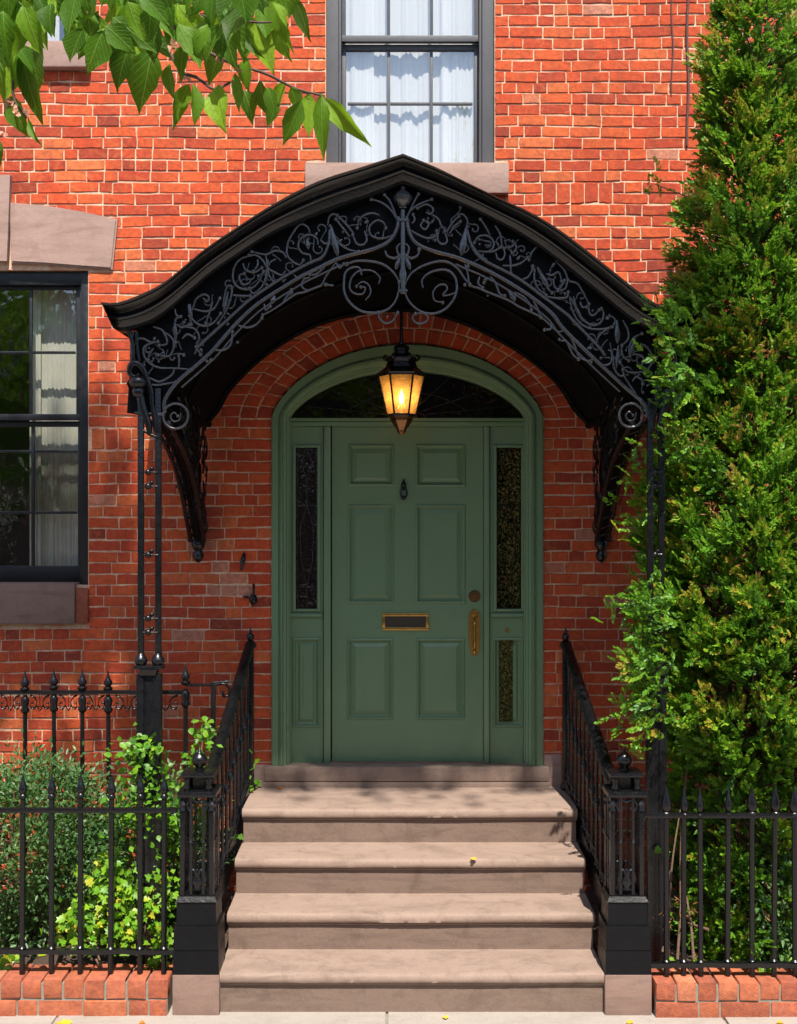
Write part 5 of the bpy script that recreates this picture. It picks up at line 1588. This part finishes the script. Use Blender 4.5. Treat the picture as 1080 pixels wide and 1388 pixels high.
for _ in range(170):                                                   # inner foliage, shade of the gaps put into its darker tone
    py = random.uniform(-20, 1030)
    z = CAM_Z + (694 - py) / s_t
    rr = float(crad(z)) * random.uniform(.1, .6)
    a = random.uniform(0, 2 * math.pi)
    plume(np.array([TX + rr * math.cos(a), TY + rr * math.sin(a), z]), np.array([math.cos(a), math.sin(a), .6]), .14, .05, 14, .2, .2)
# sprigs reaching over the canopy end and the post
for px, py, y in ((908, 425, -1.46), (912, 450, -1.45), (920, 475, -1.42), (918, 500, -1.40), (918, 540, -1.38), (925, 585, -1.37), (915, 610, -1.30), (915, 520, -1.45), (920, 430, -1.46), (925, 470, -1.46), (872, 655, -1.15), (866, 708, -1.12), (880, 800, -1.36), (870, 820, -1.38), (862, 845, -1.3), (885, 850, -1.4), (872, 900, -1.38), (885, 930, -1.36), (862, 965, -1.36), (880, 985, -1.36), (895, 960, -1.4), (890, 880, -1.4), (895, 820, -1.4), (888, 250, -1.1)):
    p = P3(px, py, y)
    if py == 250: brs.tube([(TX, TY, p.z - .1), (TX - .3, TY - .05, p.z - .06), tuple(p)], [.006, .004, .002], 5)
    k = 8 if py == 250 else 22
    off = rng.normal(size=(k, 3)) * (.03 if py == 250 else .055)
    sp_pos.append(np.array(p) + off)
    sp_dir.append(np.array([-.6, -.5, .15]) + rng.normal(size=(k, 3)) * .5)
    sp_nrm.append(rng.normal(size=(k, 3)) + np.array([0, -.6, .5]))
    sp_t.append(np.clip(random.gauss(.6, .12) + rng.normal(size=k) * .12, 0, .97))
sp_pos = np.concatenate(sp_pos); sp_dir = unit(np.concatenate(sp_dir)); sp_nrm = unit(np.concatenate(sp_nrm)); sp_t = np.concatenate(sp_t)
K = len(sp_pos)
side = unit(np.cross(sp_dir, sp_nrm))
LP, LD, LN, LL, LW_, LT = [], [], [], [], [], []
Ls = rng.uniform(.055, .10, K)
for q, ang, ln in ((0.0, 0.0, .32), (.12, .75, .30), (.12, -.75, .30), (.30, .62, .34), (.34, -.62, .34), (.35, 0, .30), (.52, .52, .32), (.56, -.52, .32), (.62, 0.05, .30), (.72, .4, .28), (.76, -.4, .28), (.84, 0, .30)):
    an = ang + rng.normal(size=K) * .15
    base = sp_pos + sp_dir * (Ls * q)[:, None] + rng.normal(size=(K, 3)) * .002
    dirs = sp_dir * np.cos(an)[:, None] + side * np.sin(an)[:, None]
    LP.append(base); LD.append(dirs); LN.append(sp_nrm + rng.normal(size=(K, 3)) * .35)
    LL.append(Ls * ln * rng.uniform(.8, 1.25, K)); LW_.append(Ls * .175 * rng.uniform(.8, 1.3, K))
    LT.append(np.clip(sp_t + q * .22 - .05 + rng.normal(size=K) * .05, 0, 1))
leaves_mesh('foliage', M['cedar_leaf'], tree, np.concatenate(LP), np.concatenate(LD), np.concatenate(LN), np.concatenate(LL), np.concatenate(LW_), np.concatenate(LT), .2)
o = brs.build('branch', M['bark'], tree, shade=60, fix=False); o["kind"] = "stuff"
for k, (dx, dy, r) in enumerate(((0, 0, .045), (-.22, -.12, .022), (-.12, .10, .02), (.16, -.1, .024))):
    pts = smooth([(TX + dx, TY + dy, .10), (TX + dx * 1.1 + .02, TY + dy, .7), (TX + dx * .8 - .02, TY + dy * .8, 1.6), (TX + dx * .4, TY + dy * .4, 3.2), (TX, TY, 5.2 if k == 0 else 4.0)], 5)
    MB().tube(pts, list(np.linspace(r, .006, len(pts))), 8).build('trunk', M['bark'], tree, shade=60)
# bare stems low down by the newel
for px0, py0, px1, py1 in ((905, 1310, 928, 1060), (918, 1300, 926, 1120), (925, 1310, 935, 1000), (898, 1290, 908, 1180), (940, 1300, 922, 1180), (960, 1260, 905, 1245), (1045, 1300, 1040, 1180), (930, 1240, 958, 1265), (910, 1230, 896, 1160)):
    a, b = P3(px0, py0, -1.28), P3(px1, py1, -1.1)
    mid = a.lerp(b, .5) + Vector((random.uniform(-.03, .03), random.uniform(-.03, .03), 0))
    pts = smooth([a, mid, b], 5)
    MB().tube(pts, list(np.linspace(.008, .003, len(pts))), 6).build('stem', M['bark'], tree, shade=60)
# a few dry brown sprays
for k, (px, py, y) in enumerate(((935, 600, -1.3), (950, 612, -1.3), (1010, 570, -1.35), (960, 690, -1.3), (985, 900, -1.35), (895, 1250, -1.25), (1040, 480, -1.3), (1000, 760, -1.38), (1055, 690, -1.3), (930, 1230, -1.25), (1020, 1240, -1.25), (1030, 1000, -1.3))):
    j = 40
    pos = np.array(P3(px, py, y)) + rng.normal(size=(j, 3)) * np.array([.04, .04, .03])
    o = leaves_mesh('dry_spray', M['dry_leaf'], tree, pos, rng.normal(size=(j, 3)) + np.array([0, 0, -.8]), rng.normal(size=(j, 3)), rng.uniform(.02, .04, j), rng.uniform(.006, .01, j), rng.uniform(0, 1, j))
settle(tree)

# --- dark shrub on the left
def shrub(name, label, cat, c, rad, k, m, lsize, tmean, up=.3, stems=True, ymin=-1.33):
    root = empty(name, label, cat, (c[0], c[1], .13))
    pos, dr, tn = [], [], []
    cl = max(20, k // 60)
    for _ in range(cl):
        d = rand_dirs(1)[0]
        r_ = random.uniform(.55, 1.0)
        cc = np.array(c) + d * np.array(rad) * r_
        if cc[2] < .16: cc[2] = random.uniform(.16, .3)
        j = k // cl
        off = rng.normal(size=(j, 3)) * .055
        pos.append(cc + off)
        dr.append(d * .6 + rng.normal(size=(j, 3)) * .6 + np.array([0, -.1, up]))
        tn.append(np.clip(random.gauss(tmean, .17) + rng.normal(size=j) * .12, 0, 1))
    pos = np.concatenate(pos); dr = np.concatenate(dr); tn = np.concatenate(tn)
    pos[:, 1] = np.clip(pos[:, 1], ymin, -.05)
    j = len(pos)
    leaves_mesh('foliage', m, root, pos, dr, rng.normal(size=(j, 3)) * .7 + np.array([0, -.6, .7]), rng.uniform(.7, 1.3, j) * lsize, rng.uniform(.8, 1.2, j) * lsize * .45, tn)
    if stems:
        for _ in range(7):
            a = Vector((c[0] + random.uniform(-.15, .15), c[1] + random.uniform(-.1, .1), .12))
            b = Vector((c[0] + random.uniform(-1, 1) * rad[0] * .7, c[1] + random.uniform(-1, 1) * rad[1] * .6, c[2] + rad[2] * random.uniform(.1, .7)))
            MB().tube(smooth([a, a.lerp(b, .5) + Vector((0, 0, .05)), b], 4), .008, 6).build('stem', M['bark'], root, shade=60)
    settle(root)
xL_ = lambda px, y: PX(px, 0, y)[0]
shrub('yew_shrub', 'dense blue green shrub filling the bed behind the spear fence', 'shrub', (-2.02, -.82, .60), (.52, .40, .50), 15000, M['yew_leaf'], .036, .55)
shrub('yew_shrub', 'smaller dark shrub behind the ivy next to the newel post', 'shrub', (-1.32, -.80, .55), (.34, .38, .45), 9000, M['yew_leaf'], .034, .40)
shrub('leafy_shrub', 'light leafy shrub low behind the fence, under the cedar tree', 'shrub', (1.98, -1.12, .42), (.40, .2, .30), 3200, M['yew_leaf'], .045, .62)

# --- ivy: individual leaves
def ivy_mesh(seed, lobes=True):
    r = random.Random(seed)
    if lobes: ol = [(0, 0), (.30, -.06), (.50, .18), (.36, .34), (.42, .62), (.18, .60), (0, 1.0), (-.18, .60), (-.42, .62), (-.36, .34), (-.50, .18), (-.30, -.06)]
    else: ol = [(0, 0), (.20, .10), (.36, .32), (.34, .55), (.18, .80), (0, 1.0), (-.18, .80), (-.34, .55), (-.36, .32), (-.20, .10)]
    k = len(ol)
    vs_ = [(0, .42, -.06)] + [(x * r.uniform(.9, 1.1), y, .10 * abs(x) * 2 - .06 - .16 * max(0, y - .5)) for x, y in ol]
    me = bpy.data.meshes.new('leaf')
    me.from_pydata(vs_, [], [(0, 1 + i, 1 + (i + 1) % k) for i in range(k)])
    return me
IV = [ivy_mesh(i, True) for i in range(4)]; OV = [ivy_mesh(i, False) for i in range(4)]
for me in IV + OV: me.materials.append(M['ivy_leaf']); me.shade_smooth()
def orient(d, nrm):
    y = Vector(d).normalized()
    x = y.cross(Vector(nrm))
    if x.length < 1e-4: x = y.orthogonal()
    x.normalize()
    z = x.cross(y)
    return Matrix((x, y, z)).transposed()
def place_leaf(me, root, p, d, nrm, size, t, name='leaf'):
    o = link(name, me, root)
    o.matrix_local = Matrix.Translation(p) @ orient(d, nrm).to_4x4() @ Matrix.Diagonal((size, size, size, 1))
    o["tone"] = t
    return o
def leaf_plant(name, label, cat, blobs, meshes, base, maxsize, tmean, stems, m, extra=0):
    root = empty(name, label, cat, base)
    tot = 0
    for px, py, y, sx, sz, k in blobs:
        for _ in range(k):
            p = P3(px, py, y) + Vector((random.gauss(0, sx), random.gauss(0, .05), random.gauss(0, sz)))
            p.y = min(max(p.y, -1.345 if name != 'climbing_vine' else -1.36), -.05); p.z = max(p.z, .15)
            d = Vector((random.gauss(0, .7), random.gauss(-.35, .3), random.gauss(-.25, .5)))
            place_leaf(random.choice(meshes), root, p, d, (random.gauss(0, .35), -.75, random.gauss(.75, .3)), random.uniform(.6, 1.1) * maxsize, min(1, max(0, random.gauss(tmean, .2))))
            tot += 1
    if extra:
        pos, tn = [], []
        for px, py, y, sx, sz, k in blobs:
            j = int(k * extra)
            pos.append(np.array(P3(px, py, y + .04)) + rng.normal(size=(j, 3)) * np.array([sx, .06, sz]))
            tn.append(np.clip(rng.normal(size=j) * .2 + tmean - .12, 0, 1))
        pos = np.concatenate(pos); pos[:, 2] = np.maximum(pos[:, 2], .15); pos[:, 1] = np.clip(pos[:, 1], -1.33, -.05); j = len(pos)
        leaves_mesh('small_leaves', m, root, pos, rng.normal(size=(j, 3)) + np.array([0, -.4, -.1]), rng.normal(size=(j, 3)) * .4 + np.array([0, -.7, .7]), rng.uniform(.6, 1.1, j) * maxsize, rng.uniform(.4, .7, j) * maxsize, np.concatenate(tn))
    for st in stems:
        pts = smooth([P3(*q) for q in st], 4)
        MB().tube(pts, .005, 5).build('stem', M['bark'], root, shade=60)
    settle(root)
leaf_plant('ivy_plant', 'bright yellow green ivy spilling through the fence onto the brick edging', 'ivy',
    [(150, 1190, -1.28, .07, .06, 34), (190, 1225, -1.30, .08, .06, 42), (120, 1240, -1.30, .07, .05, 34), (160, 1265, -1.31, .09, .05, 44), (215, 1205, -1.28, .05, .07, 32), (95, 1270, -1.31, .05, .03, 16), (222, 1265, -1.31, .04, .04, 22), (150, 1165, -1.25, .02, .05, 10), (215, 1305, -1.33, .03, .015, 12), (10, 1305, -1.31, .04, .015, 8)],
    IV, (-1.35, -1.3, .13), .046, .70, [[(150, 1300, -1.27), (155, 1240, -1.27), (150, 1150, -1.24)], [(190, 1300, -1.27), (200, 1240, -1.27), (215, 1180, -1.25)], [(130, 1300, -1.3), (138, 1312, -1.35), (133, 1295, -1.33)]], M['ivy_leaf'], 2.2)
leaf_plant('climbing_vine', 'glossy green vine climbing around the foot of the canopy post', 'vine',
    [(185, 1020, -1.30, .05, .06, 38), (200, 1060, -1.30, .07, .06, 40), (225, 1090, -1.28, .05, .07, 34), (180, 1100, -1.25, .07, .07, 40), (276, 1000, -1.05, .03, .05, 22), (262, 1030, -1.05, .03, .04, 14), (205, 1010, -1.31, .03, .03, 14), (270, 1100, -1.20, .03, .1, 18), (222, 1140, -1.22, .06, .08, 36)],
    OV, (-1.28, -1.27, .13), .042, .42, [[(190, 1290, -1.2), (200, 1150, -1.25), (185, 1040, -1.29)], [(260, 1200, -1.1), (268, 1080, -1.05), (276, 985, -1.05)]], M['ivy_leaf'], 2.0)
leaf_plant('ivy_sprig', 'small ivy sprig beside the threshold at the top of the steps', 'ivy', [(343, 1066, -.12, .022, .02, 14), (338, 1045, -.13, .012, .05, 10), (312, 1128, -.55, .03, .02, 8)], IV, (-.87, -.14, .76), .042, .55, [[(340, 1072, -.1), (338, 1050, -.13), (335, 1010, -.13)]], M['ivy_leaf'])
leaf_plant('ground_ivy', 'clump of fresh green ground ivy on the edging at the end of the fence', 'ivy', [(1050, 1314, -1.34, .06, .012, 30), (1075, 1310, -1.33, .04, .015, 16), (1010, 1290, -1.25, .06, .03, 14), (905, 1300, -1.25, .04, .03, 14), (893, 1140, -1.2, .02, .05, 12)], IV, (1.9, -1.34, .13), .040, .6, [], M['ivy_leaf'])

# --- street tree: its trunk stands out of view, one branch hangs into the top of the picture
street = empty('street_tree', 'street tree branch with big pointed green leaves hanging across the top corner', 'tree', (-3.4, -4.7, 0))
YT = -4.2
def big_leaf(seed):
    r = random.Random(seed)
    prof = [0.0, .20, .36, .43, .44, .40, .31, .19, .08, 0.0]
    k = len(prof)
    bend = r.uniform(.05, .55); skew = r.uniform(-.16, .16); wf = r.uniform(.8, 1.12); cup = r.uniform(.05, .38)
    vs_, fs = [], []
    for i, w_ in enumerate(prof):
        t = i / (k - 1)
        z = -bend * t * t
        j = 1 + (.06 if i % 2 else -.04)
        w_ *= wf; sk = skew * math.sin(t * 3.1)
        vs_ += [(-w_ * j + sk, t, z + cup * w_ + .04 * math.sin(t * 9 + seed)), (-w_ * .5 + sk, t, z + cup * .4 * w_), (sk, t, z), (w_ * .5 + sk, t, z + cup * .4 * w_), (w_ * j + sk, t, z + cup * w_ + .04 * math.sin(t * 8 + seed * 2))]
    for i in range(k - 1):
        for q in range(4): fs.append((i * 5 + q, i * 5 + q + 1, i * 5 + q + 6, i * 5 + q + 5))
    me = bpy.data.meshes.new('leaf')
    me.from_pydata(vs_, [], fs)
    me.shade_smooth()
    me.materials.append(M['street_leaf'])
    return me
BL = [big_leaf(i) for i in range(12)]
def tleaf(b, t, y, wpx=None, tn=None):
    p0, p1 = P3(*b, y), P3(*t, y + random.uniform(-.03, .02))
    d = p1 - p0
    L = d.length * 1.04
    o = link('leaf', random.choice(BL), street)
    nrm = (random.gauss(0, .45), -1, random.gauss(.35, .4))
    wide = 1.0
    if wpx: wide = (wpx / (F / (y - CAM_Y))) / (L * .88)
    o.matrix_local = Matrix.Translation(p0) @ orient(d, nrm).to_4x4() @ Matrix.Diagonal((L * wide, L, L * .9, 1))
    o["tone"] = min(1, max(0, random.gauss(.46, .28))) if tn is None else tn
TL = [((122, 30), (103, 76), 34), ((140, 36), (121, 86), 30), ((176, 64), (150, 117), 38), ((206, 66), (193, 143), 46), ((230, 86), (226, 132), 24), ((256, 113), (233, 168), 26), ((262, 114), (269, 166), 24), ((296, 115), (304, 174), 40),
      ((318, 100), (336, 142), 26), ((330, 122), (346, 162), 24), ((409, 138), (384, 194), 30), ((418, 127), (421, 183), 26), ((436, 128), (433, 206), 24), ((440, 132), (491, 195), 30), ((352, 108), (357, 152), 24), ((362, 118), (377, 152), 22), ((376, 138), (366, 168), 18),
      ((374, -4), (389, 57), 26), ((399, -6), (421, 55), 18), ((345, 28), (373, 97), 34), ((325, 30), (330, 82), 28), ((300, 26), (314, 90), 28), ((280, 20), (269, 72), 28), ((24, 0), (18, 64), 34), ((46, 8), (60, 62), 26), ((20, 58), (53, 99), 22), ((30, 72), (44, 162), 30),
      ((8, 88), (2, 136), 30), ((14, 130), (30, 182), 28), ((38, 158), (53, 197), 12), ((-2, 190), (3, 222), 12), ((0, 55), (14, 112), 30), ((385, 110), (372, 150), 22), ((395, 118), (402, 150), 20), ((300, 60), (285, 110), 28), ((250, 60), (240, 108), 26), ((335, 78), (330, 118), 22)]
for b, t, wp in TL: tleaf(b, t, YT + random.uniform(-.12, .12), wp, 0.9 if b == (440, 132) else None)
for _ in range(150):
    px, py = random.uniform(40, 395), random.uniform(-55, 46)
    if px < 110 and py > 20: continue
    if px > 330 and py > 15: continue
    L = random.uniform(45, 72)
    a = random.gauss(0, .45)
    tleaf((px, py), (px + L * math.sin(a), py + L * math.cos(a) * random.uniform(.6, 1)), YT + random.uniform(-.35, .3), L * random.uniform(.40, .60))
for _ in range(34):
    px, py = random.uniform(-40, 55), random.uniform(-50, 70)
    L = random.uniform(45, 70); a = random.gauss(0, .4)
    tleaf((px, py), (px + L * math.sin(a), py + L * math.cos(a)), YT + random.uniform(-.3, .3), L * random.uniform(.45, .6))
def twig(pts, r0, r1, name='branch', y=YT):
    pp = smooth([P3(a, b, y + (0.02 * (i % 2))) for i, (a, b) in enumerate(pts)], 5)
    MB().tube(pp, list(np.linspace(r0, r1, len(pp))), 7).build(name, M['twig'], street, shade=60)
twig([(150, -60), (185, 2), (205, 35), (228, 68), (246, 97), (268, 106), (290, 121), (312, 112)], .007, .003)
twig([(160, -60), (200, 5), (228, 30), (262, 58), (290, 75), (320, 88), (360, 100), (400, 120), (438, 130)], .006, .003)
twig([(100, -60), (112, 5), (118, 28), (130, 40)], .005, .0025); twig([(115, -20), (120, 10), (113, 30)], .004, .002); twig([(10, -60), (15, 20), (22, 70), (18, 130), (36, 160)], .005, .0025); twig([(300, -60), (310, 20), (345, 30), (372, 30)], .005, .002)
twig([(270, 14), (258, 14), (285, 25)], .003, .002); twig([(330, -40), (372, -5), (398, -4)], .005, .002)
for px, py in ((158, 45), (160, 52), (232, 60), (236, 68), (244, 80), (250, 105), (245, 80), (268, 12), (285, 70), (320, 98), (10, 142), (22, 148), (32, 158), (14, 138), (335, 10), (345, 5), (300, 84), (8, 180)):
    for q in range(3):
        p = P3(px + random.uniform(-4, 4), py + random.uniform(-3, 3), YT - .03)
        me = random.choice(BL)
        o = link('bract', me, street)
        if 'pink' not in [m_.name for m_ in me.materials]: pass
        L = random.uniform(.011, .019)
        o.matrix_local = Matrix.Translation(p) @ orient((random.gauss(0, 1), -.4, random.gauss(0, 1)), (0, -1, .4)).to_4x4() @ Matrix.Diagonal((L, L, L, 1))
        o.material_slots[0].link = 'OBJECT'; o.material_slots[0].material = M['pink_bract']
        o["tone"] = random.random()
# trunk, and unseen crown clumps set along sun rays to shade wall and door
tx, ty = -3.4, -4.7
MB().tube(smooth([(tx, ty, -.1), (tx + .05, ty, 1.5), (tx - .03, ty + .05, 3.0), (tx + .1, ty - .3, 5.6), (tx + .1, ty - 1.0, 8.5), (tx + .2, ty - 1.3, 11.0)], 5), list(np.linspace(.17, .07, 26)), 10).build('trunk', M['bark'], street, shade=60)
for e in ((-1.4, -6.4, 12.4), (.4, -6.8, 13.4), (1.2, -6.2, 12.8), (-2.6, -6.6, 13.4)):
    MB().tube(smooth([(tx + .2, ty - 1.3, 10.9), ((tx + e[0]) / 2, (ty - 1.3 + e[1]) / 2, 11.6 + (e[2] - 11.6) * .3), e], 5), list(np.linspace(.06, .015, 11)), 7).build('limb', M['bark'], street, shade=60)
MB().tube(smooth([(tx + .02, ty + .05, 3.6), (-2.2, -4.5, 3.95), (-.74, -4.2, 3.86)], 5), list(np.linspace(.035, .008, 11)), 7).build('limb', M['bark'], street, shade=60)
cp, ctn = [], []
tanE = math.tan(R(SUN_EL)) / math.cos(R(SUN_AZ)); tanA = math.tan(R(SUN_AZ))
for c_ in range(420):
    y = random.uniform(-7.6, -5.6)
    xw = random.uniform(-3.6, 2.6)
    mid_ = abs(xw - .03) < 1.55
    zw = random.uniform(1.38, 1.75) if mid_ else random.uniform(0.9, 2.85)
    if xw > 1.2: continue
    if not mid_ and random.random() < (.42 if zw > 1.7 else .85): continue
    z = zw - y * tanE
    x = xw - y * tanA
    if z < CAM_Z + .423 * (y - CAM_Y) + .45: continue
    j = random.randint(18, 32)
    cp.append(np.array([x, y, z]) + rng.normal(size=(j, 3)) * np.array([.17, .2, .10]))
cp = np.concatenate(cp)
ok = cp[:, 2] > CAM_Z + .423 * (cp[:, 1] - CAM_Y) + .16
cp = cp[ok]; j = len(cp)
leaves_mesh('crown', M['tree_leaf'], street, cp, rng.normal(size=(j, 3)) * .6 + np.array([0, 0, -.6]), rng.normal(size=(j, 3)) * .5 + np.array([.2, -.6, .8]), rng.uniform(.11, .18, j), rng.uniform(.07, .11, j), np.clip(rng.normal(size=j) * .2 + .45, 0, 1))
settle(street)

# fallen leaves
def fallen(x, y, z, L, rot, t, label, dry=False):
    me = IV[0].copy(); me.materials.clear(); me.materials.append(M['fallen_leaf'])
    o = link('fallen_leaf', me)
    o.location = (x, y, z); o.rotation_euler = (R(8), R(-6), rot); o.scale = (L, L, L)
    o["tone"] = t
    tag(o, label, 'leaf', 'fallen leaves')
x, z = PX(92, 0, -1.62)[0], 0
fallen(PX(92, 0, -1.60)[0], -1.60, .008, .075, 1.2, .75, 'large yellow fallen leaf on the sidewalk below the ivy')
fallen(PX(196, 0, -1.57)[0], -1.57, .008, .035, 2.2, .1, 'small orange fallen leaf on the sidewalk near the newel base')
fallen(PX(643, 0, -.885)[0], -.885, .576, .035, .6, .8, 'small yellow leaf lying at the back of a stone step')
fallen(PX(855, 0, -1.58)[0], -1.58, .008, .035, .3, .7, 'yellow fallen leaf at the foot of the newel beside the cedar tree')
fallen(PX(606, 0, -1.52)[0], -1.52, .008, .03, 1.0, .9, 'pale yellow fallen leaf on the sidewalk below the bottom step')
fallen(PX(1060, 0, -1.57)[0], -1.57, .008, .035, 1.9, .5, 'yellow fallen leaf beside the brick edging under the cedar fence')
fallen(PX(285, 0, -.2)[0], -.2, .772, .035, .9, .0, 'tiny red leaf')if False else None
fallen(PX(381, 0, -.10)[0], -.10, .770, .035, .9, .0, 'tiny red leaf on the landing against the door step')

# ------------------------------------------------------------------ the other side of the street (only met in reflections)
for k, (x0, x1, h, c_) in enumerate(((-26, -9.2, 6.2, 'brick'), (-9.1, 4.9, 6.6, 'dark_stone'), (5, 26, 6.0, 'brick'))):
    hs = empty('far_house', ['red brick house across the street, westmost', 'brownstone house across the street', 'red brick house across the street, eastmost'][k], 'house', ((x0 + x1) / 2, -15.5, 0))
    MB().box(x0, x1, -25, -15.2, 0, h).build('wall', M[c_], hs)
    wm = None
    for i in range(int((x1 - x0) / 2.4)):
        for j in range(2):
            xx = x0 + 1.2 + i * 2.4; zz = 1.6 + j * 3.1
            if wm is None:
                wm = MB().box(-.5, .5, -.03, .03, 0, 1.9).build('window', M['window_glass'], hs); o = wm
            else:
                o = wm.copy(); COL.objects.link(o)
            o.location = (xx, -15.18, zz)
    settle(hs)

for tx2, hgt, lab in ((2.6, 10.5, 'leafy street tree across the road, opposite the door'), (-7.2, 8.0, 'smaller street tree across the road, opposite the parlour window')):
    ft = empty('far_tree', lab, 'tree', (tx2, -13.6, 0))
    MB().tube(smooth([(tx2, -13.6, -.1), (tx2 + .1, -13.6, hgt * .35), (tx2, -13.5, hgt * .8)], 5), list(np.linspace(.16, .04, 11)), 8).build('trunk', M['bark'], ft, shade=60)
    pp = []
    for _ in range(130):
        d_ = rand_dirs(1)[0] * np.array([1.9, 1.9, hgt * .36]) * random.uniform(.4, 1.0)
        pp.append(np.array([tx2, -13.6, hgt * .62]) + d_ + rng.normal(size=(26, 3)) * .22)
    pp = np.concatenate(pp); j = len(pp)
    leaves_mesh('crown', M['tree_leaf'], ft, pp, rng.normal(size=(j, 3)) + np.array([0, 0, -.4]), rng.normal(size=(j, 3)), rng.uniform(.14, .22, j), rng.uniform(.09, .14, j), np.clip(rng.normal(size=j) * .2 + .6, 0, 1))
    settle(ft)
